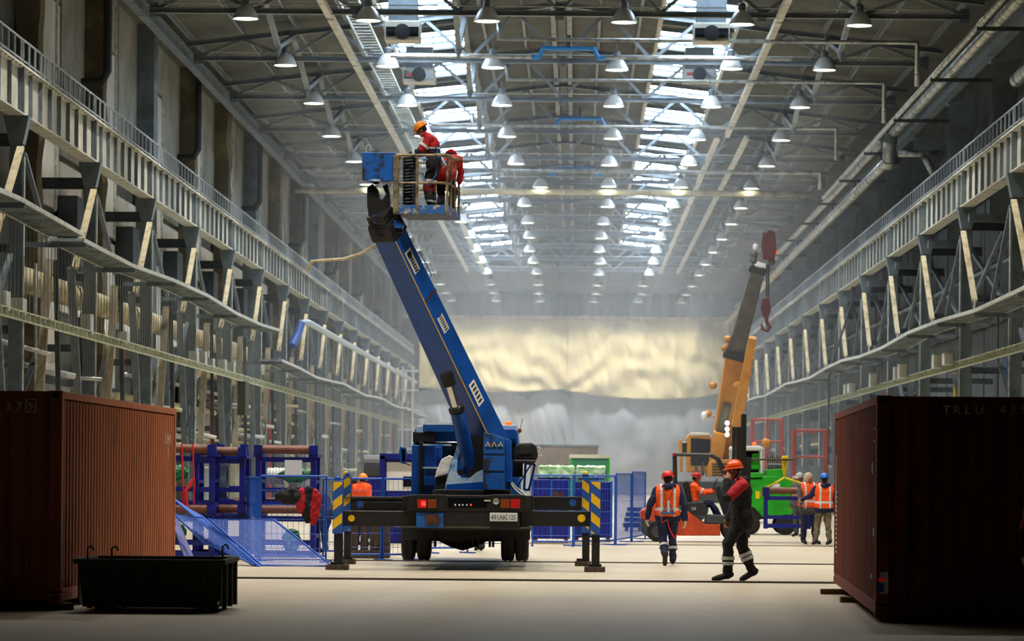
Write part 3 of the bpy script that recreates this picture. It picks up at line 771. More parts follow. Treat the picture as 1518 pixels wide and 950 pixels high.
# ================================================================ CONTAINERS
def container(label, loc, rz, body, dark, mirror=1):
    """local: x across the front (2.44), y along the side (12.19), z up; origin at the front corner on the aisle side; mirror=-1: body lies to -x"""
    t = thing('shipping_container', label, 'container', loc, rz)
    s = mirror; W, L, H = 2.44, 12.19, 2.66
    def bx(x0,x1,y0,y1,z0,z1): 
        a, b = sorted((s*x0, s*x1)); return B(a,b,y0,y1,z0,z1)
    prof = []
    y = .16; n = 0; P = (L-.32)/43
    while n < 43:
        prof += [(0.04, y), (0.04, y+P*.3), (0.0, y+P*.5), (0.0, y+P*.8)]; y += P; n += 1
    prof.append((.04, y))
    for nm, off in (('side_panel', .012), ('side_panel', W-.05)):
        vs = []; fs = []
        for (d, yy) in prof: vs += [(s*(off+d), yy, .17), (s*(off+d), yy, H-.12)]
        for i in range(len(prof)-1): fs.append((2*i,2*i+2,2*i+3,2*i+1))
        MB().add(vs, fs).build(nm, M[body], t, solid=.003)
    # front wall, wide corrugations
    for nm, off in (('end_panel', .015), ('end_panel', L-.06)):
        vs = []; fs = []; pr = []; x = .17; Q = (W-.34)/8
        for i in range(8): pr += [(x,0.045),(x+Q*.2,0.045),(x+Q*.35,0),(x+Q*.8,0),(x+Q*.95,.045)]; x += Q
        pr.append((W-.17,.045))
        for (xx, d) in pr: vs += [(s*xx, off+d, .17), (s*xx, off+d, H-.12)]
        for i in range(len(pr)-1): fs.append((2*i,2*i+2,2*i+3,2*i+1))
        MB().add(vs, fs).build(nm, M[body], t, solid=.003)
    for y0 in (0, L-.16):
        for x0 in (0, W-.16):
            bx(x0,x0+.16,y0,y0+.16,.15,H-.12).build('corner_post', M[body], t, bev=.008)
            for z0 in (0, H-.12): 
                o = bx(x0-.004,x0+.166,y0-.004,y0+.172,z0,z0+.12).build('corner_casting', M[dark], t, bev=.01)
                bx(x0+.045,x0+.12,y0-.006,y0-.003,z0+.03,z0+.09).build('slot', M['black_paint'], o)
        bx(.16,W-.16,y0+.02,y0+.14,H-.12,H-.01).build('end_rail', M[body], t); bx(.16,W-.16,y0+.02,y0+.14,0.02,.17).build('end_sill', M[body], t)
    for x0 in (0, W-.09):
        bx(x0,x0+.09,.16,L-.16,H-.1,H-.01).build('top_rail', M[body], t, bev=.006)
        bx(x0,x0+.07,.16,L-.16,.02,.17).build('bottom_rail', M[body], t)
    bx(.05,W-.05,.1,L-.1,H-.03,H-.015).build('roof_sheet', M[body], t)
    bx(.05,W-.05,.1,L-.1,.08,.14).build('floor_sheet', M['wood_dark'], t)
    return t
zl = 0.09
cl = container('rust red corrugated shipping container on the left with its long side lit', (-6.43, 42.75, zl), 0, 'container_rust', 'container_rust', -1)
# lettering on it: front (faces the camera), side (faces the aisle)
def onthing(t, mb, name, m, lab=None): return mb.build(name, M[m], t, world=True, label=lab)
for ch, px in (('3',8), ('7',24), ('9',41)):
    p_ = Pt(px, 608, 42.74); onthing(cl, text_mb(ch, .15, p_, (1,0,0), (0,0,1)), 'number_marking', 'line_paint')
p_ = Pt(38, 611, 42.74)
fr = MB()
for (a,b,c,d) in ((0,.13,0,.012),(0,.13,.158,.17),(0,.012,0,.17),(.118,.13,0,.17)): fr.box(p_.x+a,p_.x+b,42.725,42.735,p_.z+c,p_.z+d)
onthing(cl, fr, 'marking_frame', 'line_paint')
for ch, y, z in (('U',53.35,2.17),('H',53.65,2.17),('9',53.95,2.15),('1',53.7,1.96)):
    onthing(cl, text_mb(ch, .24, (-6.425, y, z), (0,1,0), (0,0,1), thick=-.012) if False else text_mb(ch, .24, (-6.415, y, z), (0,1,0), (0,0,1)), 'letter_marking', 'white_paint')
crz = -0.034
cr = container('dark red corrugated shipping container on the right, marked TRLU 439', (3.62, 41.2, .08), crz, 'container_red', 'container_red', 1)
for ch, px in (('T',1397),('R',1412),('L',1429),('U',1444),('4',1480),('3',1496),('9',1512)):
    u = (math.cos(crz), math.sin(crz), 0); p_ = Pt(px, 614, 41.2); p_.y = 41.2 + (p_.x-3.62)*math.tan(crz) - .012
    onthing(cr, text_mb(ch, .155, p_, u, (0,0,1)), 'letter_marking', 'line_paint')
# placard low on the front corner, small marks on its side
p0 = Matrix.Translation((3.62,41.2,.08)) @ Matrix.Rotation(crz,4,'Z')
cr_l = lambda x,y,z: p0 @ Vector((x,y,z))
pl = B(.055,.15,-.006,-.002,.27,.53).build('placard', M['white_paint'], cr, label='white placard with blue and red patches')
B(.01,.10,-.009,-.006,.29,.40).build('placard_patch', M['stripe_blue'], pl); B(.03,.12,-.010,-.007,.42,.46).build('placard_patch', M['lens_red'], pl)
for (y, z, h) in ((.5,.95,.1),(.45,2.1,.02),(.45,2.25,.02),(.9,.42,.06),(.9,1.72,.13)):
    B(-.004,.001,y,y+.12,z,z+h).build('small_mark', M['line_paint'], cr)
vs = MB().box(-.004,0.0,11.55,11.62,1.15,2.0)
for i in range(14): vs.box(-.004,0,11.25,11.5,.5+i*.07,.53+i*.07)
vs.build('small_print', M['line_paint'], cr, kind='stuff')
for i, (px, py, Z, l) in enumerate(((1232,874,50.8,.9),(1262,890,47.6,.6),(1330,919,41.45,1.6))):
    a = Pt(px,py,Z); o = B(a.x-.15, a.x+l, Z-.08, Z+.16, 0, .078).build('wooden_plank', M['wood']); tag(o, 'wooden plank laid under the right container, %s' % ('farthest','middle one','nearest at its front')[i], 'plank', 'planks under the containers')
for i, Z in enumerate((42.8, 48.5, 54.3)):
    o = B(-8.9,-6.3 if i != 1 else -6.35,Z,Z+.2,0,.088).build('wooden_plank', M['wood']); tag(o, 'wooden plank laid under the left container, %s' % ('nearest','middle one','farthest')[i], 'plank', 'planks under the containers')

# skip / mortar trough in front
t = thing('waste_skip', 'low dark green steel trough with a rim in front of the left container', 'skip', (-5.3,43.2,0))
x0,x1,y0,y1,h = -6.16,-4.38,42.35,44.0,.66
mb = MB()
mb.hexa([(x0+.06,y0+.05,.08),(x1-.06,y0+.05,.08),(x1-.06,y0+.07,.08),(x0+.06,y0+.07,.08),(x0,y0,h),(x1,y0,h),(x1,y0+.02,h),(x0,y0+.02,h)]); mb.build('side_wall', M['skip_green'], t, world=True)
B(x0,x1,y1-.02,y1,.08,h).build('side_wall', M['skip_green'], t, world=True)
B(x0,x0+.02,y0,y1,.08,h).build('side_wall', M['skip_green'], t, world=True); B(x1-.02,x1,y0,y1,.08,h).build('side_wall', M['skip_green'], t, world=True)
B(x0+.05,x1-.05,y0+.05,y1-.05,.06,.1).build('bottom', M['skip_green'], t, world=True)
for a in ((x0-.05,x1+.05,y0-.05,y0+.03),(x0-.05,x1+.05,y1-.03,y1+.05),(x0-.05,x0+.03,y0,y1),(x1-.03,x1+.05,y0,y1)):
    B(*a,h-.06,h).build('rim', M['skip_green'], t, world=True, bev=.008)
for y in (y0+.15, (y0+y1)/2, y1-.2): B(x1-.01,x1+.05,y,y+.06,.05,h-.05).build('rib', M['skip_green'], t, world=True)
for x in (x0+.12, x0+.55, x1-.3): B(x,x+.06,y0-.04,y0+.01,.05,h-.05).build('rib', M['skip_green'], t, world=True)
for x in (x0+.2,x1-.3): 
    for y in (y0+.1,y1-.3): B(x,x+.12,y,y+.12,0,.08).build('foot', M['skip_green'], t, world=True)
for x,y in ((x0+.12,y0),(x0+.42,y0),(x1-.14,y1-.2)): MB().tube([(x,y,h),(x,y,h+.13),(x+.05,y,h+.16),(x+.08,y,h+.1)], .016, 6).build('lifting_lug', M['steel_raw'], t, world=True)
MB().tube([(x1-.3,y0-.02,.3),(x1-.3,y0-.03,.42),(x1-.25,y0-.03,.46),(x1-.21,y0-.03,.42),(x1-.21,y0-.02,.3)], .014, 6).build('handle', M['steel_raw'], t, world=True)

# ================================================================ RACKS WITH ROLLERS (left)
def rack(label, x, y, z, w=1.15, h=1.05, d=1.0, roller=True, rz=0.0, grp='roller racks', parts=()):
    t = thing('roller_rack', label, 'rack', (x,y,z), rz, grp)
    c = .055
    for xx in (-w/2, w/2):
        for yy in (0, d): B(xx-c,xx+c,yy-c,yy+c,0,h).build('post', M['rack_blue'], t)
        B(xx-c-.04,xx+c+.04,-.1,d+.1,h,h+.06).build('side_beam', M['rack_blue'], t); B(xx-c,xx+c,-.05,d+.05,0.0,.1).build('side_beam', M['rack_blue'], t)
        B(xx-c-.03,xx+c+.03,-.12,.12,h+.06,h+.24).build('bearing_block', M['rack_blue'], t)
        B(xx-c,xx+c,-.05,d,h*.48,h*.48+.07).build('side_beam', M['rack_blue'], t)
    for yy in (0, d):
        B(-w/2,w/2,yy-.04,yy+.04,h-.1,h).build('cross_beam', M['rack_blue'], t); B(-w/2,w/2,yy-.04,yy+.04,.02,.12).build('cross_beam', M['rack_blue'], t)
        B(-w/2,w/2,yy-.03,yy+.03,h*.3,h*.3+.09).build('cross_beam', M['rack_blue'], t)
    if roller:
        o = MB().cyl((-w/2+.06,0,h+.15),(w/2-.06,0,h+.15),.09,16).build('roller', M['roller_brown'], t, smooth=False)
        for e in (-1,1): MB().cyl((e*(w/2-.075),0,h+.15),(e*(w/2-.05),0,h+.15),.095,16).build('collar', M['white_paint'], o)
    for p in parts: p(t, w, h, d)
    return t
def coil(t,w,h,d):
    for i in range(6): MB().tube([(-.05+.0*i+.035*i,.25+.24*math.cos(a*PI/8),h*.55+.36*math.sin(a*PI/8)) for a in range(17)], .022, 5, caps=False).build('hose_coil', M['hose'], t)
def wrap(x0,x1,z0,z1):
    def f(t,w,h,d):
        mb = MB(); c=((x0+x1)/2,.25,(z0+z1)/2)
        mb.ell(c,((x1-x0)/2,.3,(z1-z0)/2)); o = mb.build('wrapped_bundle', M['green_wrap'], t, smooth=True)
        md=o.modifiers.new('r','REMESH'); md.mode='VOXEL'; md.voxel_size=.03
        tx=bpy.data.textures.get('fold') or bpy.data.textures.new('fold','CLOUDS'); tx.noise_scale=.12
        md=o.modifiers.new('d','DISPLACE'); md.texture=tx; md.strength=.12; md.mid_level=.6
    return f
def paper(t,w,h,d): B(-.02,.33,-.08,-.07,h-.36,h-.06).build('paper_sheet', M['paper'], t)
def straps(t,w,h,d):
    for x in (.0,.22):
        MB().tube([(x-.02,-.14,h+.26),(x,-.16,h*.75),(x+.02,-.17,h*.4),(x+.01,-.15,.05)], .018, 6).build('red_strap', M['strap_red'], t)
    MB().tube([(x,-.17,h*.55),(x-.15,-.2,h*.3),(x-.13,-.18,0.02)],.04,6).build('red_strap', M['strap_red'], t)
def spool(t,w,h,d): 
    for i in range(6): MB().tube([(-.4+.06*i,.5+.16*math.cos(a*PI/8),h*.62+.14*math.sin(a*PI/8)) for a in range(17)], .035, 6, caps=False).build('hose_coil', M['white_paint'], t)
s_ = 5070/69.0
def Px(px, Z): return Pt(px, 700, Z).x
rack('blue roller rack at the upper left, with green wrapped bundle and red straps', Px(272,69), 69.0, 1.02, 1.15, 1.02, parts=(wrap(-.5,.1,.5,.85), straps))
rack('blue roller rack, upper row, second from the left with a grey hose coil', Px(325,70), 70.0, 1.02, .95, .98, parts=(coil,))
rack('blue roller rack under the leftmost one, with a torn green wrap', Px(272,69), 69.0, 0, 1.15, .83, parts=(wrap(-.45,.05,.3,.7),))
rack('blue roller rack under the one with the hose coil', Px(325,70), 70.0, 0, .95, .83)
rack('blue narrow rack frame standing behind the hose coil rack', Px(345,73), 73.0, 1.02, .5, 1.05, parts=(), roller=False)
rack('blue narrow lower rack frame behind the hose coil rack', Px(345,73), 73.0, 0, .5, .83, parts=(), roller=False)
rack('blue roller rack with a paper notice and green bundle, behind the fence', Px(424,69.5), 69.5, 1.02, 1.12, 1.02, parts=(paper, wrap(-.2,.5,.5,.8), spool))
rack('blue roller rack under the one with the paper notice', Px(424,69.5), 69.5, 0, 1.12, .83, parts=(wrap(-.1,.3,.1,.6),))
o = MB().cyl((Px(350,71),70.6,1.11),(Px(470,71),70.6,1.11),.09,14).build('long_roller', M['roller_brown']); tag(o,'long brown roller lying level across the lower racks','roller')

# ================================================================ SITE FENCES
def fence_panel(x0, y0, x1, y1, z0, z1, label, pitch=.11, feet=True, grp='blue site fence panels', rows=.28, kick=True):
    a = Vector((x0,y0,0)); b = Vector((x1,y1,0)); d = (b-a); L = d.length; d /= L
    t = thing('fence_panel', label, 'fence', (x0,y0,0), math.atan2(d.y,d.x), grp)
    for x in (0, L): MB().cyl((x,0,0.0),(x,0,z1), .021, 8).build('post', M['fence_blue'], t)
    for z in (z0, z1): MB().cyl((0,0,z),(L,0,z), .021, 8).build('rail', M['fence_blue'], t)
    mb = MB(); n = int(L/pitch)
    for i in range(1,n): mb.tube([(L*i/n,0,z0),(L*i/n,0,z1)], .0045, 3, caps=False)
    z = z0+rows/2
    while z < z1: mb.tube([(0,0,z),(L,0,z)], .0045, 3, caps=False); z += rows
    mb.build('wire_mesh', M['fence_blue'], t, kind='stuff')
    if feet:
        for x in (0.0, L): B(x-.03,x+.03,-.3,.3,0,.03).build('foot', M['fence_blue'], t)
    return t
def fp(pa, pb, Z0, Z1, z1, label, **k): 
    a = Pt(pa,700,Z0).x; b = Pt(pb,700,Z1).x; return fence_panel(a,Z0,b,Z1,.12,z1,label,**k)
fp(387,484,66.5,66.2,1.66,'blue mesh fence panel in front of the roller rack, left of the striped outrigger')
fp(512,566,67.6,67.8,1.62,'blue mesh fence panel just right of the left striped outrigger')
fp(569,612,67.8,68.2,1.62,'blue mesh fence panel meeting the truck cab from the left')
fp(358,384,72,66.9,1.62,'blue mesh fence panel running back beside the roller racks')
fp(640,694,74,74.5,1.55,'blue mesh fence panel seen under the truck axle')
fp(790,850,82,82,1.7,'blue mesh fence panel behind the operator seat')
fp(852,912,82.5,84,1.7,'blue mesh fence panel behind the right striped outrigger')
fp(914,936,84.2,88,1.75,'short blue mesh fence panel at the end of the line behind the truck')
fp(938,957,88,92,1.8,'blue mesh fence panel turning back toward the hall end')
fp(480,512,70.5,70.5,1.6,'blue mesh fence panel behind the left striped outrigger')
# tarpaulin covered blue crates behind the fence
for i,(p0_,p1_,Z,h,lab) in enumerate(((788,846,86,1.6,'blue covered crate behind the fence, under the left green bundle'),(850,908,88,1.55,'blue covered crate behind the fence, under the right green bundle'))):
    a,b = Px(p0_,Z),Px(p1_,Z); t = thing('blue_crate',lab,'crate',((a+b)/2,Z,0),0,'blue crates behind the fence')
    B(a,b,Z,Z+1.2,.1,h).build('cover',M['rack_blue'],t,world=True,bev=.03)
    for x in (a+.05,b-.15): B(x,x+.1,Z,Z+1.2,0,.1).build('skid',M['wood'],t,world=True)
    for x in (a,(a+b)/2-.02,b-.05): B(x,x+.05,Z-.04,Z,.1,h).build('upright',M['fence_blue'],t,world=True)
    if i == 0: B(a+.55,a+.8,Z-.03,Z,1.0,1.3).build('label_plate',M['rust'],t,world=True)
tx = bpy.data.textures.get('fold') or bpy.data.textures.new('fold','CLOUDS'); tx.noise_scale=.12
def crumple(st=.1, vox=.035):
    def f(o):
        md=o.modifiers.new('r','REMESH'); md.mode='VOXEL'; md.voxel_size=vox; md.use_smooth_shade=True
        md=o.modifiers.new('d','DISPLACE'); md.texture=tx; md.strength=st; md.mid_level=.5
    return f
for i,(a,b,y0_,y1_,Z) in enumerate(((799,851,691,708,86.6),(856,896,691,707,88.6))):
    xa,xb = Px(a,Z),Px(b,Z); za,zb = Pt(800,y1_,Z).z, Pt(800,y0_,Z).z; za=max(za, (1.6,1.55)[i])
    o = B(xa,xb,Z-.4,Z+.5,za-.03,zb).build('green_bundle',M['green_pale'],mods=crumple(.14,.04)); tag(o,'pale green film wrapped bundle on the blue crates, %s one'%('left','right')[i],'bundle','green wrapped bundles')
def simple_box(name,cat,lab,p0_,p1_,yt,Z,d,m,extra=None):
    a,b = Px(p0_,Z),Px(p1_,Z); zt = Pt((p0_+p1_)/2,yt,Z).z
    t = thing(name,lab,cat,((a+b)/2,Z,0)); B(a,b,Z,Z+d,0.0,zt).build('body',M[m],t,world=True,bev=.02)
    if extra: extra(t,a,b,Z,zt)
    return t
def gb(t,a,b,Z,zt):
    B(a-.05,b+.05,Z-.05,Z+2.05,zt,zt+.12).build('lid',M['steel_pale'],t,world=True)
    for x in (a,b-.08): B(x,x+.08,Z-.04,Z,0,zt).build('edge_post',M['mach_green'],t,world=True)
simple_box('green_bin','bin','dark green steel bin with a pale lid behind the crates',846,904,679,112,2,'green_box',gb)
def sb(t,a,b,Z,zt):
    for i in range(12): 
        x=a+(b-a)*(i+.5)/12; B(x-.03,x+.03,Z-.03,Z,0.05,zt).build('panel_rib',M['shed_brown'],t,world=True)
    B(a-.05,b+.05,Z-.05,Z+3,zt,zt+.08).build('roof',M['steel_grey'],t,world=True)
simple_box('site_hut','hut','brown grey ribbed site hut behind the aerial lift truck',786,886,662,140,5,'shed_brown',sb)
# things behind the left fence
def cab_(t,a,b,Z,zt):
    B(a+.12,b,Z-.02,Z,zt-.85,zt-.15).build('cream_panel',M['panel_white'],t,world=True); B(b-.7,b-.1,Z-.04,Z-.02,zt-.75,zt-.5).build('slot',M['glass_dark'],t,world=True)
    B(a-.05,b,Z-.12,Z,zt-.08,zt+.06).build('top_beam',M['rack_blue'],t,world=True); B(a-.05,a+.08,Z-.12,Z,0,zt).build('post',M['rack_blue'],t,world=True)
    B(a+.3,b-.4,Z-.2,Z-.05,.4,.5).build('shelf',M['steel_grey'],t,world=True)
simple_box('blue_machine_frame','machine','blue framed machine with a cream panel left of the truck cab',566,640,676,84,1.4,'rack_blue',cab_)
t = thing('motor_drum','dark grey drum shaped motor beside the blue framed machine','motor',(Px(557,90),90,0))
c = Pt(557,692,90)
MB().cyl((c.x-.3,90,c.z),(c.x+.3,90,c.z),.32,18).build('drum',M['fork_grey'],t,world=True); MB().cyl((c.x+.3,90,c.z),(c.x+.42,90,c.z),.2,14).build('end_cap',M['steel_grey'],t,world=True)
B(c.x-.3,c.x+.3,89.8,90.2,0,c.z-.25).build('stand',M['rack_blue'],t,world=True)
# timber standing behind the fence
random.seed(4)
for i,(p0_,p1_) in enumerate(((520,531),(535,546),(549,563))):
    a,b = Px(p0_,69.5),Px(p1_,69.5); o = B(a,b,69.5,69.75,0.16,1.02).build('timber_post',M['wood_dark'],bev=.01); tag(o,'dark upright timber behind the left fence, %s of three'%('leftmost','middle','rightmost')[i],'timber','dark timbers behind the fence')
o = B(Px(516,69.5),Px(566,69.5),69.3,69.95,0,.16).build('timber_sill',M['wood_dark'],bev=.01); tag(o,'dark timber sill lying under the upright timbers','timber')
o = B(Px(566,69.8),Px(579,69.8),69.6,70.0,0,1.0).build('timber_post',M['wood'],bev=.01); tag(o,'light brown upright timber block beside the dark ones','timber')
o = MB().ell((Px(545,72),72,.95),(.45,.3,.18)).build('green_bundle',M['green_wrap'],mods=crumple(.12,.035)); tag(o,'crumpled green film bundle on trestles behind the left fence','bundle')
t = thing('trestle','low grey trestle behind the left fence','trestle',(Px(545,72),72,0))
B(Px(520,72),Px(570,72),71.7,72.3,.72,.78).build('top',M['steel_grey'],t,world=True)
for px in (524,566):
    for y in (71.8,72.2): MB().bar((Px(px,72),y,0),(Px(px,72),y,.72),.05).build('leg',M['steel_grey'],t,world=True)
# diamond mesh ramp panels on the left
def mesh_panel(c4, label, pitch, name='mesh_panel'):
    """four corners in the place; tube frame and wire grid"""
    c4 = [Vector(c) for c in c4]
    t = thing(name, label, 'mesh panel', tuple(c4[0]), 0, 'leaning blue mesh panels')
    MB().tube(c4, .022, 8, closed=True).build('frame', M['fence_blue'], t, world=True)
    a,b,c,d = c4; mb = MB(); n = max(4,int((b-a).length/pitch)); m = max(4,int((d-a).length/pitch))
    N=max(n,m)
    for i in range(1,n): mb.tube([a+(b-a)*i/n, d+(c-d)*i/n], .005, 3, caps=False)
    for i in range(1,m): mb.tube([a+(d-a)*i/m, b+(c-b)*i/m], .005, 3, caps=False)
    mb.build('wire_grid', M['fence_blue'], t, world=True, kind='stuff'); return t
def PF(px, py, Z): return tuple(Pt(px,py,Z))
mesh_panel([PF(258,740,65.5),PF(300,766,65.0),PF(387,842,62.6),PF(372,836,63.4)][0:4], 'blue mesh panel leaning away from the left container to the floor', .05)
mesh_panel([PF(258,762,64.6),PF(300,802,64.2),PF(378,838,62.8),PF(302,768,64.9)], 'second blue mesh panel leaning beside the first, lower edge on the floor', .05)
mesh_panel([PF(309,769,64.5),PF(406,770,64.3),PF(492,839,62.9),PF(388,838,63.0)], 'blue mesh panel with a slanting end propped in front of the roller racks', .06)
for i,(a,b) in enumerate((((258,765,66),(283,826,65)),((260,780,65.5),(277,828,64.8)))):
    o = MB().bar(PF(*a),PF(*b),.09,.05).build('steel_beam',M['rack_blue']); tag(o,'short blue beam leaning at the foot of the left container, %s'%('upper','lower')[i],'beam','leaning blue beams')

# ================================================================ AERIAL LIFT TRUCK
def Lb(px0,px1,py0,py1,Z,d,name,m,parent,bev=.01,label=None,zlim=None):
    """a box whose near face covers those pixels at depth Z, d metres deep"""
    a = Pt((px0),(py0+py1)/2,Z); b = Pt((px1),(py0+py1)/2,Z); zt = Pt((px0+px1)/2,py0,Z).z; zb = Pt((px0+px1)/2,py1,Z).z
    return B(a.x,b.x,Z,Z+d,zb,zt).build(name,M[m],parent,world=True,bev=bev,label=label)
TZ = 61.2
tk = thing('aerial_lift_truck','blue truck mounted aerial lift raised on striped outriggers, its boom up','truck',(-2.0,66,0))
# rear frame
fr_ = Lb(604,787,734,757,TZ,.5,'rear_frame','black_paint',tk)
Lb(616,660,733,758,TZ-.04,.1,'light_box','black_paint',tk); Lb(727,776,733,758,TZ-.04,.1,'light_box','black_paint',tk)
Lb(658,728,734,780,TZ+.02,.5,'rear_panel','black_paint',tk)
o = Lb(664,722,738,752,TZ-.01,.04,'recess','glass_dark',tk,0)
for px in (675,681,686,692,698): Lb(px-1,px+1,747,749.5,TZ-.03,.02,'pilot_light','white_paint' if px<698 else 'lens_red_lit',o,0)
Lb(718,728,741,743,TZ-.03,.02,'pilot_light','board_pale',o,0)
for (a,b,m) in ((619,632,'lens_red'),(634,647,'lens_orange'),(742,756,'lens_orange'),(757,771,'lens_red')):
    q = Lb(a,b,740,753,TZ-.08,.04,'tail_light',m,tk,.006)
    Lb(a-1,b+1,739,754,TZ-.06,.02,'bezel','black_paint',q,0)
Lb(624.5,631,743,750,TZ-.085,.01,'tail_light','lens_red_lit',tk,0); Lb(763,769,743,750,TZ-.085,.01,'tail_light','lens_red',tk,0)
c = Pt(735.5,743,TZ-.06); MB().lathe([(.0,0),(.05,.005),(.055,.03)],c,14,M=Matrix.Rotation(PI/2,3,'X')).build('reverse_light',M['galvanised'],tk,world=True)
Lb(617,658,759,782,TZ-.02,.3,'blue_plate','truck_blue_worn',tk); Lb(631,651,763,778,TZ-.06,.05,'rust_box','rust',tk)
Lb(727,771,759,783,TZ-.0,.3,'blue_plate','black_paint',tk)
np_ = Lb(726,767,760,772.5,TZ-.05,.02,'number_plate','white_paint',tk,.003,label='white number plate reading 491AK 125')
a = Pt(727.2,770.6,TZ-.06); onthing(np_, text_mb('491AK',.112,a,(1,0,0),(0,0,1),.9,vs=1.25), 'plate_text','black_paint')
a = Pt(753,770.3,TZ-.06); onthing(np_, text_mb('125',.105,a,(1,0,0),(0,0,1),.9,vs=1.2), 'plate_text','black_paint')
Lb(751.3,751.9,760.5,772,TZ-.055,.004,'plate_line','black_paint',np_,0)
# outrigger boxes and beams: upper pair (far), lower pair (near)
for (a,b) in ((520,606),(787,862)): Lb(a,b,736,757 if a<600 else 756,65.0,.3,'outrigger_beam','black_paint',tk)
for (a,b) in ((506,618),(772,878)): Lb(a,b,757.5,780,TZ+.1,.32,'outrigger_beam','black_paint',tk)
Lb(508,605,737,739,64.95,.1,'beam_edge','steel_raw',tk,0)
Lb(596,617,735,757,TZ+.2,.3,'outrigger_housing','black_paint',tk); Lb(776,790,734,757,TZ+.2,.3,'outrigger_housing','black_paint',tk)
Lb(598,789,757,759,TZ+.05,4.5,'frame_ledge','black_paint',tk,0); Lb(597,789,780,783,TZ+.02,.6,'frame_ledge','steel_raw',tk,0)
for (a,b) in ((530,538),(845,853)): 
    c = Pt(a+4,747 if a<600 else 745,64.9); MB().lathe([(0.0,0),(.07,.001)],c,14,M=Matrix.Rotation(PI/2,3,'X')).build('beam_hole',M['stripe_blue'],tk,world=True)
c = Pt(862,768,TZ+.05); MB().lathe([(0.0,0),(.07,.001)],c,14,M=Matrix.Rotation(PI/2,3,'X')).build('beam_hole',M['yellow'],tk,world=True)
c = Pt(521,768,TZ+.05); MB().lathe([(0.0,0),(.06,.001)],c,14,M=Matrix.Rotation(PI/2,3,'X')).build('beam_hole',M['yellow'],tk,world=True)
Lb(536,598,743,745,64.9,.02,'beam_groove','steel_dark',tk,0)
def stripes(px0,px1,py0,py1,Z,ph,sgn,parent):
    a=Pt(px0,py1,Z); b=Pt(px1,py0,Z); W=b.x-a.x; H=b.z-a.z; band=.17; k=-3
    mbs=MB()
    # clip slanted bands to the face
    while k*band*2 < H+W+.5:
        z0 = k*band*2+ph
        def clip(poly):
            for (ax,lim,s) in ((1,0,1),(1,H,-1)):
                out=[]
                for i in range(len(poly)):
                    p,q=poly[i],poly[(i+1)%len(poly)]; ip=(p[ax]-lim)*s>=0; iq=(q[ax]-lim)*s>=0
                    if ip: out.append(p)
                    if ip!=iq:
                        t_=(lim-p[ax])/(q[ax]-p[ax]); out.append((p[0]+(q[0]-p[0])*t_,p[1]+(q[1]-p[1])*t_))
                poly=out
                if not poly: return []
            return poly
        if sgn>0: poly=[(0,z0),(W,z0+W*.8),(W,z0+W*.8+band),(0,z0+band)]
        else: poly=[(0,z0+W*.8),(W,z0),(W,z0+band),(0,z0+W*.8+band)]
        poly=clip(poly)
        if len(poly)>2: mbs.add([(a.x+p[0],Z-.004,a.z+p[1]) for p in poly],[tuple(range(len(poly)))])
        k+=1
    return mbs.build('yellow_stripes',M['yellow'],parent,world=True)
for (a,b,y0_,y1_,Z,leg,pad,ph,sg) in ((493,508,712,791,TZ,(495,508),(483,516,842,850),.05,1),(508,520,706,788,65.0,(510,520),(500,526,832,838.5),.1,1),
                                   (875.5,890.5,712,793,TZ,(877,889),(866,897,843.5,851.5),.1,-1),(862,874,707,790,65.0,(863,874),(852,876,833,839),.04,-1)):
    ot = Lb(a,b,y0_,y1_,Z,.28,'outrigger_box','stripe_blue',tk,.008); stripes(a+.5,b-.5,y0_+2,y1_-2,Z,ph,sg,ot)
    Lb(leg[0],leg[1],y1_,pad[2]+2,Z+.05,.16,'outrigger_leg','black_paint',tk,.01)
    c0_=Pt(pad[0],0,Z).x; c1_=Pt(pad[1],0,Z).x; cx=(c0_+c1_)/2
    x0_=Pt(pad[0],pad[3],Z).x; x1_=Pt(pad[1],pad[3],Z).x
    B(x0_,x1_,Z-.12,Z+.36,0.0,.09).build('foot_pad',M['wood_dark'],tk,world=True,bev=.008)
    B((x0_+x1_)/2-.12,(x0_+x1_)/2+.12,Z+.0,Z+.26,.09,.14).build('foot_plate',M['black_paint'],tk,world=True)
    MB().lathe([(.055,0),(.06,.05),(.03,.09)],Pt((a+b)/2,y0_,Z+.1),12,caps=True).build('top_knob',M['stripe_blue'],tk,world=True)
# near legs' yellow top handle
for px,py in ((513,703),(868,703)): MB().ell(Pt(px,py,65.1),(.055,.055,.07)).build('top_knob',M['yellow'],tk,world=True)
# chassis rails, axle, wheels
WZ = 64.4
for px in (650,735): 
    x = Pt(px,0,TZ).x; MB().ibar((x,TZ+.3,.92),(x,70.6,.92),.1,.24,.02).build('chassis_rail',M['black_paint'],tk,world=True)
B(Pt(600,780,TZ).x,Pt(786,780,TZ).x,TZ+.4,68.2,1.0,1.1).build('deck_plate',M['black_paint'],tk,world=True)
ax_ = MB(); zc = .10+.47
xa = Pt(615,0,WZ).x; xb = Pt(770,0,WZ).x; xm=(xa+xb)/2
ax_.tube([(xa,WZ,zc),(xm-.45,WZ,zc+.0),(xm-.22,WZ,zc-.02),(xm,WZ,zc-.02),(xm+.22,WZ,zc-.02),(xm+.45,WZ,zc),(xb,WZ,zc)],[.1,.11,.2,.27,.2,.11,.1],14); ax_.build('rear_axle',M['black_paint'],tk,world=True,smooth=True)
B(xa+.25,xb-.25,WZ-.3,WZ-.24,.52,.98).build('cross_member',M['black_paint'],tk,world=True)
for px in (642,652,708,716,733,738): B(Pt(px,0,WZ).x-.02,Pt(px,0,WZ).x+.02,WZ-.25,WZ+.2,.36,.6).build('spring_leaf',M['black_paint'],tk,world=True)
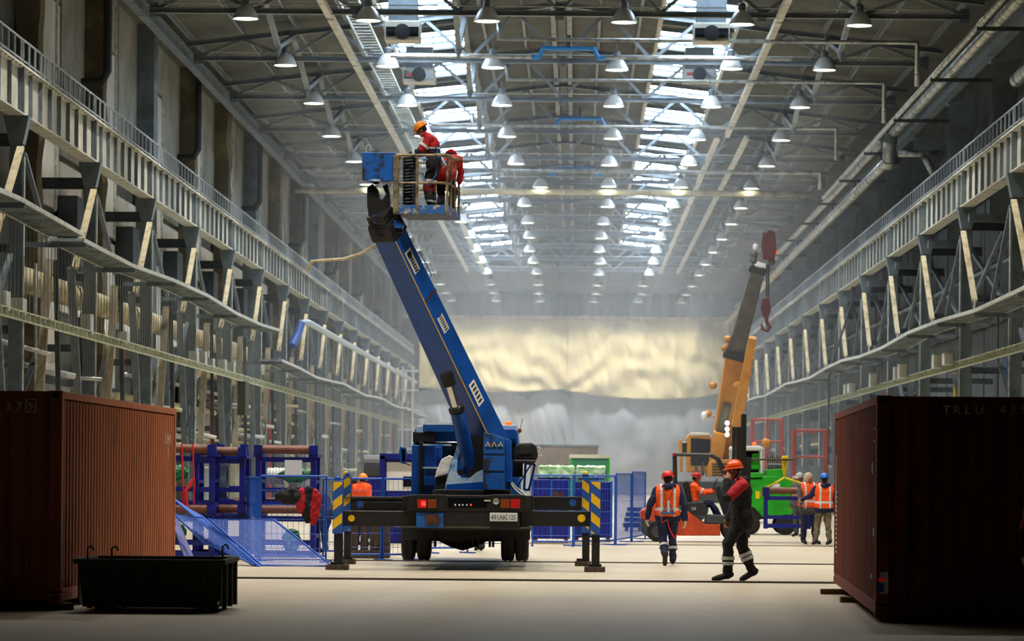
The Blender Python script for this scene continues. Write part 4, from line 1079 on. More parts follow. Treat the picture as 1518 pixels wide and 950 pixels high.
def tyre(x,y,z,R,w,parent,name='wheel'):
    Mx = Matrix.Rotation(PI/2,3,'Y'); pr=[(R*.55,-w/2),(R*.85,-w/2),(R*.96,-w*.42),(R,-w*.3),(R,-w*.1),(R*.985,-w*.08),(R*.985,w*.08),(R,w*.1),(R,w*.3),(R*.96,w*.42),(R*.85,w/2),(R*.55,w/2)]
    o = MB().lathe(pr,(x,y,z),32,M=Mx).build(name,M['rubber'],parent,world=True)
    MB().lathe([(R*.56,-w*.4),(R*.5,-w*.2),(R*.2,-w*.1),(0.001,-w*.1)],(x,y,z),20,M=Mx).build('rim',M['steel_grey'],o)if False else MB().lathe([(R*.56,-w*.4),(R*.5,-w*.2),(R*.2,-w*.1),(0.001,-w*.1),(R*.2,w*.1),(R*.5,w*.2),(R*.56,w*.4)],(x,y,z),20,M=Mx).build('rim',M['steel_grey'],o,world=True)
    return o
for px in (606,629,753,774):
    x = Pt(px,800,WZ).x; tyre(x,WZ,.10+.475,.475,.25,tk)
for px in (612,768): tyre(Pt(px,800,69.3).x,69.3,.12+.475,.475,.26,tk)
for (a,b) in ((597,642),(742,786)): Lb(a,b,783,800,WZ-.55,.02,'mud_flap','rubber',tk,0)
Lb(597,787,783,786,TZ+.5,.1,'under_beam','black_paint',tk,0)
# cab (far end of the truck)
CZ = 68.2
cabm = MB()
xl_,xr_ = Pt(609,700,CZ).x, Pt(771,700,CZ).x; zt_=Pt(690,634,CZ).z
cabm.prism([(xl_,CZ,.95),(xr_,CZ,.95),(xr_-.02,CZ,zt_-.5),(xr_-.08,CZ,zt_),(xl_+.08,CZ,zt_),(xl_+.02,CZ,zt_-.5)],(0,1.9,0)); cabm.build('cab',M['truck_blue'],tk,world=True,bev=.05)
Lb(616,765,655,680,CZ-.02,.03,'rear_window','glass_dark',tk,.01); Lb(612,645,640,655,CZ-.1,.12,'cab_recess','black_paint',tk)
rk = Lb(627,680,629,640,CZ-.2,1.4,'roof_rack','truck_blue_worn',tk)
for i in range(14): Lb(628+i*3.8,630+i*3.8,626.5,629.5,CZ-.2,1.4,'slat','white_paint',rk,0)
Lb(617,628,631,642,CZ-.1,.9,'roof_corner','truck_pale',tk); Lb(733,764,636,650,CZ-.2,1.4,'roof_box','truck_blue',tk); Lb(735,766,630,638,CZ-.1,1.2,'roof_box','truck_pale',tk)
MB().lathe([(.07,0),(.07,.1),(.03,.13)],Pt(753.5,634,CZ+.2),12,caps=True).build('beacon',M['amber'],tk,world=True)
MB().lathe([(.04,0),(.04,.08)],Pt(741,636,CZ-.1),10,caps=True).build('small_lamp',M['lens_red'],tk,world=True)
MB().tube([Pt(768,645,CZ),Pt(770,640,CZ),Pt(775,620,CZ)],.006,4).build('antenna',M['black_paint'],tk,world=True); MB().ell(Pt(770.5,638,CZ),(.04,.04,.05)).build('side_marker',M['lens_orange'],tk,world=True)
# mirror
MB().tube([Pt(608,690,CZ+.3),Pt(600,686,CZ+.2),Pt(598,684,CZ+.1)],.012,6).build('mirror_arm',M['black_paint'],tk,world=True)
mr = MB(); a=Pt(591,662,CZ); b=Pt(604,688,CZ); mr.prism([(a.x+.02,CZ,a.z),(b.x-.03,CZ,a.z-.02),(b.x,CZ,(a.z+b.z)/2),(b.x-.04,CZ,b.z),(a.x+.04,CZ,b.z+.02),(a.x,CZ,(a.z+b.z)/2)],(0,.06,0))
mo=mr.build('side_mirror',M['truck_blue'],tk,world=True,bev=.01); MB().prism([(a.x+.06,CZ-.005,a.z-.04),(b.x-.05,CZ-.005,a.z-.05),(b.x-.04,CZ-.005,b.z+.05),(a.x+.07,CZ-.005,b.z+.05)],(0,.004,0)).build('mirror_glass',M['glass_dark'],mo,world=True)
# body between cab and turret
Lb(610,645,660,733,65.6,.9,'tool_cabinet','truck_blue',tk); Lb(621,627,655,730,65.5,.12,'post','black_paint',tk)
Lb(627,668,658,660.5,65.3,.4,'shelf','truck_pale',tk,0); Lb(627,662,692,694.5,65.3,.4,'shelf','truck_pale',tk,0)
Lb(628,668,695,720,65.4,.3,'side_locker','truck_blue',tk); Lb(640,655,662,690,65.9,.2,'inner_panel','truck_blue',tk)
Lb(646,662,700,732,64.2,.3,'oil_tank','black_paint',tk)
o = MB().prism([(Pt(644,708,64).x,64.1,Pt(644,708,64).z),(Pt(646,700,64).x,64.1,Pt(646,700,64).z),(Pt(655,680,64).x,64.1,Pt(655,680,64).z),(Pt(666,674,64).x,64.1,Pt(666,674,64).z),(Pt(672,678,64).x,64.1,Pt(672,678,64).z),(Pt(664,702,64).x,64.1,Pt(664,702,64).z),(Pt(652,706,64).x,64.1,Pt(652,706,64).z)],(0,.12,0)).build('white_bag',M['bag_white'],tk,world=True,mods=crumple(.05,.02))
# turntable and tower
c = Pt(700,733,64.2); MB().lathe([(.75,-.05),(.75,.08),(.6,.1)],(c.x,64.2,c.z),28,caps=True).build('turntable',M['black_paint'],tk,world=True)
Lb(652,756,726,733,62.9,1.5,'turret_base','black_paint',tk)
def poly(pxs,Z,d,name,m,parent,bev=.01):
    return MB().prism([Pt(x,y,Z) for x,y in pxs],(0,d,0)).build(name,M[m],parent,world=True,bev=bev)
for (Z) in (63.2,63.95):
    poly([(660,726),(661,716),(672,680),(680,652),(690,652),(678,680),(677,700),(684,708),(697,708),(706,700),(716,696),(716,726)],Z,.04,'tower_plate','truck_pale',tk,0)
poly([(661,726),(662,718),(716,714),(716,726)],63.18,.02,'tower_stripe','truck_blue',tk,0)
MB().bar(Pt(683,700,63.2),Pt(683,700,63.95),.1).build('tower_spacer',M['black_paint'],tk,world=True)
B(Pt(700,0,63.4).x,Pt(728,0,63.4).x,63.3,63.9,Pt(0,708,63.4).z-.2,Pt(0,640,63.4).z).build('pivot_block',M['black_paint'],tk,world=True)
cc = poly([(716.5,726),(716.5,641),(731,643),(748,650),(748,726)],62.6,.62,'control_cabinet','truck_blue_worn',tk)
poly([(748.5,726),(748.5,650),(757.5,652),(758,726)],62.9,.5,'control_cabinet','truck_blue',tk)
for y in (672,697.5): Lb(717,748,y,y+1,62.585,.02,'cabinet_seam','black_paint',cc,0)
for i,px in enumerate((719,728.5,738)):
    poly([(px,661),(px+8,661.5),(px+4.3,654.5)],62.57,.006,'warning_triangle','board_pale',cc,0)
    poly([(px+2,660.3),(px+6,660.6),(px+4.2,656.6)],62.56,.004,'warning_symbol',('lens_red','steel_dark','green_box')[i],cc,0)
Lb(751,756,714,721,62.88,.01,'type_plate','black_paint',tk,0)
# operator seat at the right
Lb(760,775,682,707,63.6,.25,'seat_post','black_paint',tk)
st = poly([(762,681),(760,676),(764,661),(768,657),(789,656),(795,661),(798,676),(795,682)],63.3,.12,'operator_seat','seat_black',tk,.03)
poly([(768,674),(771,661),(786,660),(789,673)],63.27,.04,'seat_pad','rubber',st,.01); poly([(761,681),(762,686),(790,688),(796,682)],63.1,.45,'seat_cushion','seat_black',tk,.02)
MB().tube([Pt(797,662,63.3),Pt(801,664,63.3),Pt(798,670,63.3),Pt(804,675,63.3),Pt(798,676,63.3)],.014,6).build('arm_lever',M['galvanised'],tk,world=True)
for (a,b) in (((779,687),(777,726)),((793,688),(784,726)),((779,687),(793,688)),((777,726),(786,726))): MB().bar(Pt(*a,63.5),Pt(*b,63.5),.045).build('seat_frame',M['truck_blue'],tk,world=True)
MB().bar(Pt(765,724,63.6),Pt(788,687,63.6),.03).build('seat_frame',M['truck_blue'],tk,world=True)
for i in range(4): MB().tube([Pt(756+i,715,63),Pt(759+i*2,722,62.7),Pt(764+i*3,728,62.5),Pt(774+i*3,735+i,62.0)],.012,5).build('cable',M['galvanised'] if i%2 else M['black_paint'],tk,world=True)
# boom
P0 = Pt(716,640,64.3); P1 = Pt(578,348,62.0)
bd = (P1-P0).normalized(); hd = Vector((bd.x,bd.y,0)).normalized(); sd_ = Vector((-hd.y,hd.x,0)) # side
if sd_.y > 0: sd_ = -sd_
nup = bd.cross(sd_).normalized()
if nup.z < 0: nup = -nup
L = (P1-P0).length
def boom_box(a,b,wa,wb,ha,hb,name,m,parent=tk,off=0):
    A = P0+bd*a+nup*off; Bq = P0+bd*b+nup*off
    c = [A-sd_*wa/2-nup*ha/2, A+sd_*wa/2-nup*ha/2, A+sd_*wa/2+nup*ha/2, A-sd_*wa/2+nup*ha/2]
    c2 = [Bq-sd_*wb/2-nup*hb/2, Bq+sd_*wb/2-nup*hb/2, Bq+sd_*wb/2+nup*hb/2, Bq-sd_*wb/2+nup*hb/2]
    return MB().hexa(c+c2).build(name,M[m],parent,world=True,bev=.012)
bm = boom_box(-.35,L,.60,.47,.5,.40,'boom','truck_blue')
def on_side(a0,a1,b0,b1,name,m,lift=.006,th=.004):
    """plate on the boom's camera-side flank: a along the boom, b across (-1..1)"""
    def q(a,b): 
        f=(a+.35)/(L+.35); w_=.60+(.47-.60)*f; h_=.5+(.40-.5)*f
        return P0+bd*a+sd_*(w_/2+lift)+nup*h_/2*b
    return MB().prism([q(a0,b0),q(a1,b0),q(a1,b1),q(a0,b1)],sd_*th).build(name,M[m],bm,world=True)
on_side(-.3,L,-1.0,-.9,'yellow_line','yellow')
on_side(4.1*L/5,4.62*L/5,-.55,.35,'white_decal','white_paint')
for i in range(6): on_side(4.12*L/5+i*.055,4.12*L/5+i*.055+.035,-.35,.1,'decal_letter','black_paint',.011,.002)
on_side(4.47*L/5,4.58*L/5,-.4,.25,'decal_emblem','black_paint',.011,.002)
on_side(2.6*L/5,2.98*L/5,-.45,.4,'white_decal','white_paint')
for i in range(7): on_side(2.63*L/5+i*.05,2.63*L/5+i*.05+.028,-.2,.2,'decal_letter','steel_dark',.011,.002)
on_side(.75*L/5,1.3*L/5,-.5,.35,'white_decal','line_paint')
for i in range(5): on_side(.8*L/5+i*.09,.8*L/5+i*.09+.05,-.3,.2,'decal_letter','steel_dark',.011,.002)
on_side(3.45*L/5,3.5*L/5,-1,1,'weld_band','rust',.004,.004)
for a in (.5*L,.72*L):
    A=P0+bd*a-nup*(.235)
# handrail on top near the tip
q0 = P0+bd*(L*.86)+nup*.2+sd_*.15; q1 = P0+bd*(L*.74)+nup*.21+sd_*.15
MB().tube([q0,q0+nup*.16,q1+nup*.18,q1],.013,6).build('grab_handle',M['truck_blue'],tk,world=True)
# head: nested sections and levelling linkage, greasy black
hdp = P1
boom_box(L,L+.28,.52,.5,.46,.42,'boom_head','black_paint'); boom_box(L+.28,L+.5,.42,.4,.36,.34,'inner_boom','black_paint')
for i in range(3): boom_box(L-.02+i*.15,L+.03+i*.15,.51-.02*i,.51-.02*i,.44-.02*i,.44-.02*i,'grease_rib','black_paint')
c = Pt(562,300,62)
poly([(544,278),(552,272),(560,280),(562,292),(566,296),(572,288),(567,276),(574,272),(577,286),(578,306),(590,322),(600,330),(596,345),(560,352),(549,336),(546,318),(544,305)],61.75,.38,'levelling_bracket','black_paint',tk,.015)
poly([(552,318),(600,330),(598,340),(553,330)],61.7,.05,'bracket_rib','truck_blue_worn',tk,0)
poly([(553,272),(561,272),(562,266),(554,266)],61.8,.2,'swivel_pin','black_paint',tk,0)
# blue rotator box
Lb(537,586,225.5,268,61.6,.55,'rotator_box','truck_blue_worn',tk,.012)
MB().lathe([(.0,-.01),(.12,-.01),(.12,.02)],Pt(556,268,61.65),16).build('swivel_disc',M['truck_pale'],tk,world=True)
MB().tube([Pt(543,226,61.8),Pt(543,218,61.8),Pt(546,215,61.8),Pt(550,217,61.8),Pt(549,224,61.8)],.02,6).build('ring_lug',M['galvanised'],tk,world=True)
Lb(551,560,224,226,61.7,.2,'lug_base','steel_raw',tk,0)
# basket
bk = thing('work_basket','x','y'); 
for k_ in ('label','category'): del bk[k_]
bk.parent = tk; KIDS.setdefault(tk.name,[]).append(bk)
BZ=61.6
A_=Pt(587,314,BZ); 
W_=.93; D_=1.55; ry=-0.10
bk.location = tuple(Vector((A_.x,BZ,Pt(587,317,BZ).z)) - Vector(tk.location)); bk.rotation_euler=(0,0,ry)
def bb(x0,x1,y0,y1,z0,z1,name,m): return B(x0,x1,y0,y1,z0,z1).build(name,M[m],bk,bev=.006)
bb(0,W_,0,D_,0,.03,'floor_pan','steel_dark'); bb(0,W_,-.01,.02,0,.16,'toe_board','cage_blue'); bb(W_-.02,W_+.01,0,D_,0,.16,'toe_board','cage_blue'); bb(0,W_,D_-.02,D_,0,.16,'toe_board','cage_blue'); bb(-.01,.02,0,D_,0,.16,'toe_board','cage_blue')
HT=1.06
for (x,y,w2) in ((.0,0,.045),(.38,0,.022),(W_,0,.02),(W_,.5,.018),(W_,1.0,.018),(W_,D_,.02),(0,D_,.03),(.45,D_,.018)): MB().bar((x,y,0),(x,y,HT),w2*2,w2*2).build('upright',M['cage_metal'],bk)
for z in (.56,HT): MB().tube([(0,0,z),(W_*.85,0,z),(W_,.12,z),(W_,D_,z),(0,D_,z),(0,0,z)],.021 if z<1 else .024,8).build('rail',M['cage_metal'],bk)
MB().tube([(-.0,-.02,HT-.03),(W_+.1,D_-.1,HT-.02)],.001,4).build('rope',M['cage_metal'],bk)
MB().tube([(W_-.2,-.03,HT+.01),(W_+.06,D_*.75,HT+.015),(W_+.12,D_,HT+.01)],.026,8).build('loose_bar',M['cage_metal'],bk)
# spiral hose and panel at left of the basket
hs = MB()
for i in range(15): hs.tube([(.18+.09*math.cos(a*PI/5),.25+.09*math.sin(a*PI/5),.18+i*.058+a*.0058) for a in range(11)],.018,5,caps=False)
hs.build('spiral_hose',M['steel_dark'],bk,kind='stuff'); bb(.08,.3,.34,.4,.16,HT,'control_panel','steel_dark')
# lift cylinder
q0=Pt(699,704,63.5); q1=Pt(678,610,62.9); q2=Pt(665,566,62.75)
MB().cyl(q0,q1,.135,18).build('lift_cylinder',M['truck_blue'],tk,world=True,smooth=False); MB().cyl(q1,q1+(q2-q1)*.15,.15,18).build('cylinder_gland',M['black_paint'],tk,world=True)
MB().cyl(q1,q2,.075,14).build('lift_rod',M['chrome'],tk,world=True); MB().cyl(q2+(q1-q2)*.12,q2-(q1-q2)*.3,.13,12).build('rod_eye',M['black_paint'],tk,world=True)
# tube hanging off the boom tip to the left
o = MB().tube([Pt(555,364,62.2),Pt(535,376,62.3),Pt(510,384,62.4),Pt(480,386,62.5),Pt(462,388,62.6),Pt(455,400,62.7)],.03,8).build('air_hose',M['board_pale'],tk,world=True)
# ================================================================ FORKLIFT
FZ=88.6
a=Pt(1030,800,FZ+.6); fk = thing('forklift','orange and dark grey forklift marked 30, driven toward the right','forklift',(a.x,FZ+.55,0))
def fpoly(pxs,name,m,parent=fk,z=FZ,d=1.1,bev=.02): return MB().prism([Pt(x,y,FZ) + Vector((0,z-FZ,0)) for x,y in pxs],(0,d,0)).build(name,M[m],parent,world=True,bev=bev)
fpoly([(950,769),(950,757),(957,754),(964,741),(972,740),(976,757),(1010,757),(1010,775),(976,775)],'counterweight','fork_orange',bev=.04)
fpoly([(951,770),(976,773),(980,780),(975,796),(958,795),(951,789)],'rear_bumper','fork_grey',bev=.03)
fpoly([(1008,757),(1019,757),(1046,777),(1068,777),(1068,794),(1004,794)],'side_body','fork_orange',z=FZ+.02,d=1.06)
fpoly([(1015,745),(1040,744),(1048,750),(1048,763),(1015,763)],'engine_hood','fork_dark',z=FZ+.05,d=1.0)
fpoly([(1046,762),(1076,764),(1077,777),(1046,776)],'floor_step','fork_grey',z=FZ+.05,d=1.0); fpoly([(1000,758),(1020,756),(1046,775),(1046,777),(1000,777)],'lower_hood','fork_dark',z=FZ+.06,d=.98)
p_=Pt(1024.5,756,FZ+.04); p_.y=FZ+.03; onthing(fk,text_mb('30',.12,p_,(1,0,0),(0,0,1),1.1),'model_number','white_paint')
for i,(x,y,z,R,w_) in enumerate(((974,789,FZ-.02,.27,.2),(974,789,FZ+.92,.27,.2),(1091,782,FZ-.05,.37,.26),(1091,782,FZ+.9,.37,.26))):
    c=Pt(x,y,FZ); R2=c.x; Mz=Matrix.Rotation(PI/2,3,'X')
    pr=[(R*.55,-w_/2),(R*.92,-w_/2),(R,-w_*.3),(R,w_*.3),(R*.92,w_/2),(R*.55,w_/2)]
    o=MB().lathe(pr,(c.x,z+w_/2,R),26,M=Mz).build('wheel',M['rubber'],fk,world=True); MB().lathe([(.001,-w_*.3),(R*.3,-w_*.3),(R*.56,-w_*.45),(R*.56,w_*.45),(R*.3,w_*.3),(.001,w_*.3)],(c.x,z+w_/2,R),20,M=Mz).build('rim',M['fork_grey'],o,world=True)
for zz_ in (FZ+.04,FZ+1.04):
    MB().tube([Pt(1002,745,FZ)+Vector((0,zz_-FZ,0)),Pt(1001,676,FZ)+Vector((0,zz_-FZ,0)),Pt(1003,673.5,FZ)+Vector((0,zz_-FZ,0)),Pt(1055,674.5,FZ)+Vector((0,zz_-FZ,0)),Pt(1065,680,FZ)+Vector((0,zz_-FZ,0)),Pt(1080,712,FZ)+Vector((0,zz_-FZ,0)),Pt(1083,762,FZ)+Vector((0,zz_-FZ,0))],.048,8).build('overhead_guard',M['fork_dark'],fk,world=True)
for px in (1006,1018,1030,1042,1054): MB().bar(Pt(px,673.5,FZ)+Vector((0,.04,0)),Pt(px,673.5,FZ)+Vector((0,1.04,0)),.05).build('guard_bar',M['fork_dark'],fk,world=True)
B(*(lambda c:(c.x-.05,c.x+.03,FZ-.02,FZ+.06,c.z-.03,c.z+.04))(Pt(1000,674,FZ))).build('rear_light',M['lens_red'],fk,world=True)
fpoly([(1012,716),(1017,712),(1022,714),(1027,742),(1046,743),(1047,748),(1020,748)],'seat','seat_black',z=FZ+.3,d=.5,bev=.04)
MB().bar(Pt(1078,762,FZ)+Vector((0,.55,0)),Pt(1064,722,FZ)+Vector((0,.55,0)),.08,.16).build('steering_column',M['fork_dark'],fk,world=True)
MB().tube([Pt(1061,718,FZ)+Vector((.0+.15*math.sin(a*PI/8)*.45,.55+.17*math.cos(a*PI/8),.15*math.sin(a*PI/8))) for a in range(16)],.016,6,closed=True).build('steering_wheel',M['rubber'],fk,world=True)
for zz_ in (FZ+.18,FZ+.82):
    o=B(Pt(1093,0,FZ).x,Pt(1107,0,FZ).x,zz_,zz_+.12,.12,Pt(0,623,FZ).z).build('mast_rail',M['black_paint'],fk,world=True,bev=.01)
    B(Pt(1106,0,FZ).x,Pt(1112.5,0,FZ).x,zz_+.02,zz_+.1,.3,Pt(0,604,FZ).z).build('mast_rail',M['black_paint'],fk,world=True,bev=.01)
    B(Pt(1096,0,FZ).x,Pt(1098,0,FZ).x,zz_-.01,zz_,.3,Pt(0,625,FZ).z).build('mast_edge',M['chrome'],fk,world=True)
for z in (.5,1.4,2.4,Pt(0,630,FZ).z): B(Pt(1094,0,FZ).x,Pt(1106,0,FZ).x,FZ+.2,FZ+.9,z,z+.1).build('mast_cross_member',M['black_paint'],fk,world=True)
MB().cyl(Pt(1102,0,FZ)*0+Vector((Pt(1102,0,FZ).x,FZ+.5,.2)),Vector((Pt(1102,0,FZ).x,FZ+.5,3.0)),.06,10).build('lift_ram',M['steel_raw'],fk,world=True)
B(Pt(1112,0,FZ).x,Pt(1119,0,FZ).x,FZ+.1,FZ+1.0,.12,2.2).build('carriage',M['black_paint'],fk,world=True,bev=.01)
for yy in (.25,.75): B(Pt(1113,0,FZ).x,Pt(1186,0,FZ).x,FZ+yy,FZ+yy+.12,2.13,2.18).build('fork',M['steel_raw'],fk,world=True,bev=.01)
# lifted rack and slings
xr=Px(1168,FZ)
rack('blue roller rack hanging in yellow slings from the forks of the forklift', xr-.0, FZ+.1, .36, w=1.12, h=.84, d=.8, rz=-.05, grp='roller racks')
t=thing('lifting_sling','yellow textile lifting sling that carries the hanging roller rack','sling',tuple(Pt(1163,678,FZ+.3)))
k_=Pt(1163,708,FZ+.5); tp=Pt(1163,674.5,FZ+.5)
for yy in (-.18,.18):
    MB().tube([tp+Vector((-.03,yy,-.02)),tp+Vector((-.03,yy*.8,-.3)),k_+Vector((0,yy*.3,0)),Pt(1143,719,FZ+.5)+Vector((0,yy*1.6,0)),Pt(1132,724,FZ+.5)+Vector((0,yy*2,0)),Pt(1129,736,FZ+.5)+Vector((0,yy*2,0))],.03,6).build('strap',M['sling'],t,world=True)
    MB().tube([tp+Vector((.05,yy,-.02)),tp+Vector((.04,yy*.8,-.3)),k_+Vector((0,yy*.3,0)),Pt(1180,714,FZ+.5)+Vector((0,yy*1.6,0)),Pt(1197,719.5,FZ+.5)+Vector((0,yy*2,0)),Pt(1203,727,FZ+.5)+Vector((0,yy*2,0))],.03,6).build('strap',M['sling'],t,world=True)
B(tp.x-.06,tp.x+.08,FZ+.2,FZ+.9,2.18,2.23).build('loop',M['sling'],t,world=True)
o=MB().cyl(Pt(1165,655,118),Pt(1165,664,118),.14,8); t=thing('crane_hook_block','small yellow hook block hanging in front of the red scaffold','hook',tuple(Pt(1166,650,118)))
for px in (1132,1137,1140): pass
MB().ell(Pt(1135,656,118)+Vector((0,0,0)),(.13,.1,.16)).build('block',M['crane_yellow'],t,world=True); MB().tube([Pt(1135,652,118),Pt(1135,560,119)],.015,4).build('rope',M['wire'],t,world=True); MB().ell(Pt(1139,657,118),(.08,.1,.15)).build('block',M['crane_yellow'],t,world=True)

# ================================================================ GREEN ROAD MACHINE
GZ=100.0
t=thing('green_machine','bright green work machine with a white cab behind the forklift','machine',(Px(1140,GZ),GZ,0))
def gp(pxs,name,m,z=GZ,d=1.8,bev=.03,parent=t): return MB().prism([Pt(x,y,GZ)+Vector((0,z-GZ,0)) for x,y in pxs],(0,d,0)).build(name,M[m],parent,world=True,bev=bev)
gp([(1105,707),(1150,705),(1172,708),(1183,716),(1183,752),(1172,764),(1130,766),(1118,752),(1105,750)],'body','mach_green')
gp([(1136,696),(1164,694),(1166,706),(1136,706)],'hood','mach_green',d=1.6)
gp([(1084,662),(1088,661),(1128,661),(1132,664),(1132,667),(1084,667)],'cab_roof','white_paint',d=1.5)
for px in (1086,1129): gp([(px-1.6,667),(px+1.6,667),(px+1.6,705),(px-1.6,705)],'cab_post','white_paint',d=.08); gp([(px-1.6,667),(px+1.6,667),(px+1.6,705),(px-1.6,705)],'cab_post','white_paint',z=GZ+1.4,d=.08)
gp([(1088,668),(1127,668),(1127,700),(1088,700)],'cab_glass','glass_dark',z=GZ+.75,d=.04)
gp([(1086,700),(1131,700),(1131,712),(1086,712)],'cab_body','mach_green',d=1.4)
gp([(1117,672),(1126,672),(1128,696),(1114,696)],'driver_seat','mach_green',z=GZ+.3,d=.5); gp([(1116,660),(1123,660),(1123,655),(1117,655)],'beacon','amber',z=GZ+.5,d=.15)
for i in range(7): MB().bar(Pt(1139+i*3.2,696,GZ+.1),Pt(1138+i*3.4,675+(i%2)*2,GZ+.1),.045).build('lever',M['steel_raw'],t,world=True)
gp([(1138,687),(1160,687),(1160,690),(1138,690)],'lever_bank','steel_grey',d=.3,z=GZ-.02)
gp([(1120,728),(1126,728),(1126,739),(1120,739)],'yellow_label','sling',z=GZ-.01,d=.01,bev=0); gp([(1144,717),(1156,717),(1156,731),(1144,731)],'notice','paper',z=GZ-.01,d=.01,bev=0)
gp([(1105,745),(1183,748),(1180,768),(1110,770)],'skirt','fork_dark',z=GZ+.1,d=1.6)
for px in (1112,1165):
    c=Pt(px,762,GZ); MB().lathe([(.001,-.15),(.2,-.15),(.3,-.13),(.3,.13),(.2,.15),(.001,.15)],(c.x,GZ+.1,.3),24,M=Matrix.Rotation(PI/2,3,'X')).build('wheel',M['rubber'],t,world=True)
    MB().lathe([(.001,-.15),(.2,-.15),(.3,-.13),(.3,.13),(.2,.15),(.001,.15)],(c.x,GZ+1.7,.3),24,M=Matrix.Rotation(PI/2,3,'X')).build('wheel',M['rubber'],t,world=True)

# ================================================================ YELLOW CRANE
KZ=125.0
t=thing('mobile_crane','yellow mobile crane with raised telescopic boom and red head','crane',(Px(1060,KZ),KZ+2,0)); kc=t
def kp(pxs,name,m,z=KZ,d=1.2,bev=.03,parent=t): return MB().prism([Pt(x,y,KZ)+Vector((0,z-KZ,0)) for x,y in pxs],(0,d,0)).build(name,M[m],parent,world=True,bev=bev)
kp([(1018,648),(1023,642),(1050,644),(1056,652),(1056,700),(1018,700)],'cab','crane_yellow',bev=.05)
kp([(1024,649),(1053,651),(1053,672),(1024,672)],'cab_window','glass_dark',z=KZ-.03,d=.05,bev=.01); kp([(1024,676),(1053,676),(1053,690),(1024,690)],'cab_window','glass_dark',z=KZ-.03,d=.05,bev=.01)
kp([(1024,641),(1052,642),(1052,646),(1024,646)],'cab_roof','steel_pale',z=KZ-.05,d=1.1); kp([(1006,652),(1012,651),(1012,700),(1008,700)],'side_cab_post','crane_yellow',d=.4); kp([(1011,655),(1018,655),(1018,672),(1011,672)],'side_window','glass_dark',d=.2)
kp([(1047,706),(1049,688),(1056,681),(1100,681),(1100,708)],'engine_cover','crane_yellow',z=KZ-.4,d=1.6)
for i in range(5): kp([(1055,687+i*4),(1082,687+i*4),(1082,689+i*4),(1055,689+i*4)],'vent_slot','glass_dark',z=KZ-.42,d=.02,bev=0)
B(Px(1000,KZ),Px(1125,KZ),KZ-.6,KZ+2.2,.7,1.5).build('carrier_deck',M['fork_dark'],t,world=True,bev=.04)
for px in (1012,1030,1095,1114):
    for yy in (-.4,1.9): MB().lathe([(.001,-.17),(.35,-.17),(.5,-.14),(.5,.14),(.35,.17),(.001,.17)],(Px(px,KZ),KZ+yy,.5),22,M=Matrix.Rotation(PI/2,3,'X')).build('wheel',M['rubber'],t,world=True)
def kbar(pa,pb,Za,Zb,wa,wb,name,m,par=t,bev=.04):
    A=Pt(*pa,Za); Bq=Pt(*pb,Zb); d=(Bq-A).normalized(); s=d.cross(Vector((0,1,0))).normalized(); u=s.cross(d).normalized()
    c=[A-s*wa/2-u*wa*.6,A+s*wa/2-u*wa*.6,A+s*wa/2+u*wa*.6,A-s*wa/2+u*wa*.6]; e=[Bq-s*wb/2-u*wb*.6,Bq+s*wb/2-u*wb*.6,Bq+s*wb/2+u*wb*.6,Bq-s*wb/2+u*wb*.6]
    return MB().hexa(c+e).build(name,M[m],par,world=True,bev=bev)
kbar((1066,690),(1091,521),126.5,124,.78,.72,'boom_base_section','crane_yellow'); kbar((1090,524),(1124,398),124,122,.62,.5,'boom_telescope','crane_grey')
kbar((1089,527),(1091.5,518),124,123.9,.85,.85,'boom_collar','black_paint'); kbar((1122,402),(1125,392),122.1,122,.62,.6,'boom_collar','black_paint')
kbar((1060,688),(1068,640),125.2,125,.5,.5,'lift_cylinder','crane_yellow'); kbar((1068,640),(1078,598),125.1,124.6,.3,.3,'cylinder_rod','steel_raw')
kp([(1124,352),(1128,355),(1131,350),(1138,352),(1141,352),(1143,380),(1140,394),(1124,392),(1121,372)],'boom_head','crane_red',z=121.6,d=.5)
for (x,y) in ((1118,378),(1146,372),(1117,386),(1144,388)): MB().ell(Pt(x,y,121.8),(.13,.12,.14)).build('sheave',M['steel_raw'],t,world=True)
MB().ell(Pt(1120,366,121.8),(.1,.1,.12)).build('work_light',M['white_paint'],t,world=True); MB().ell(Pt(1150,374,121.8),(.08,.08,.08)).build('work_light',M['amber'],t,world=True)
kbar((1092,630),(1116,500),123.4,122.2,.36,.28,'jib_section','crane_yellow',bev=.02)
kbar((1102,600),(1119,502),123.2,122.1,.1,.1,'jib_chord','crane_yellow',bev=0); 
for i in range(8):
    f=i/8; MB().bar(Pt(1094+24*f,618-110*f,123.2-f),Pt(1104+16*f,604-98*f,123-f),.08).build('jib_lacing',M['crane_yellow'],t,world=True)
for (x,y) in ((1057,571),(1049,614),(1079,503),(1075,516),(1093,571)): MB().ell(Pt(x,y,123.8),(.15,.15,.14)).build('boom_roller',M['crane_yellow'],t,world=True)
MB().ell(Pt(1044,616,123.7),(.12,.1,.15)).build('work_light',M['white_paint'],t,world=True)
for y in (627,636,644): MB().ell(Pt(1078,y,124.2),(.07,.05,.08)).build('lit_lamp',M['lamp_glow'],t,world=True)
MB().tube([Pt(1137,392,121.8),Pt(1136,440,121.8)],.03,5).build('hoist_rope',M['black_pipe'],t,world=True); MB().tube([Pt(1140,392,121.9),Pt(1139,440,121.9)],.03,5).build('hoist_rope',M['black_pipe'],t,world=True)
MB().prism([Pt(1131,442,121.8),Pt(1140,440,121.8),Pt(1143,458,121.8),Pt(1139,472,121.8),Pt(1131,470,121.8),Pt(1128,455,121.8)],(0,.3,0)).build('hook_block',M['crane_red'],t,world=True,bev=.03)
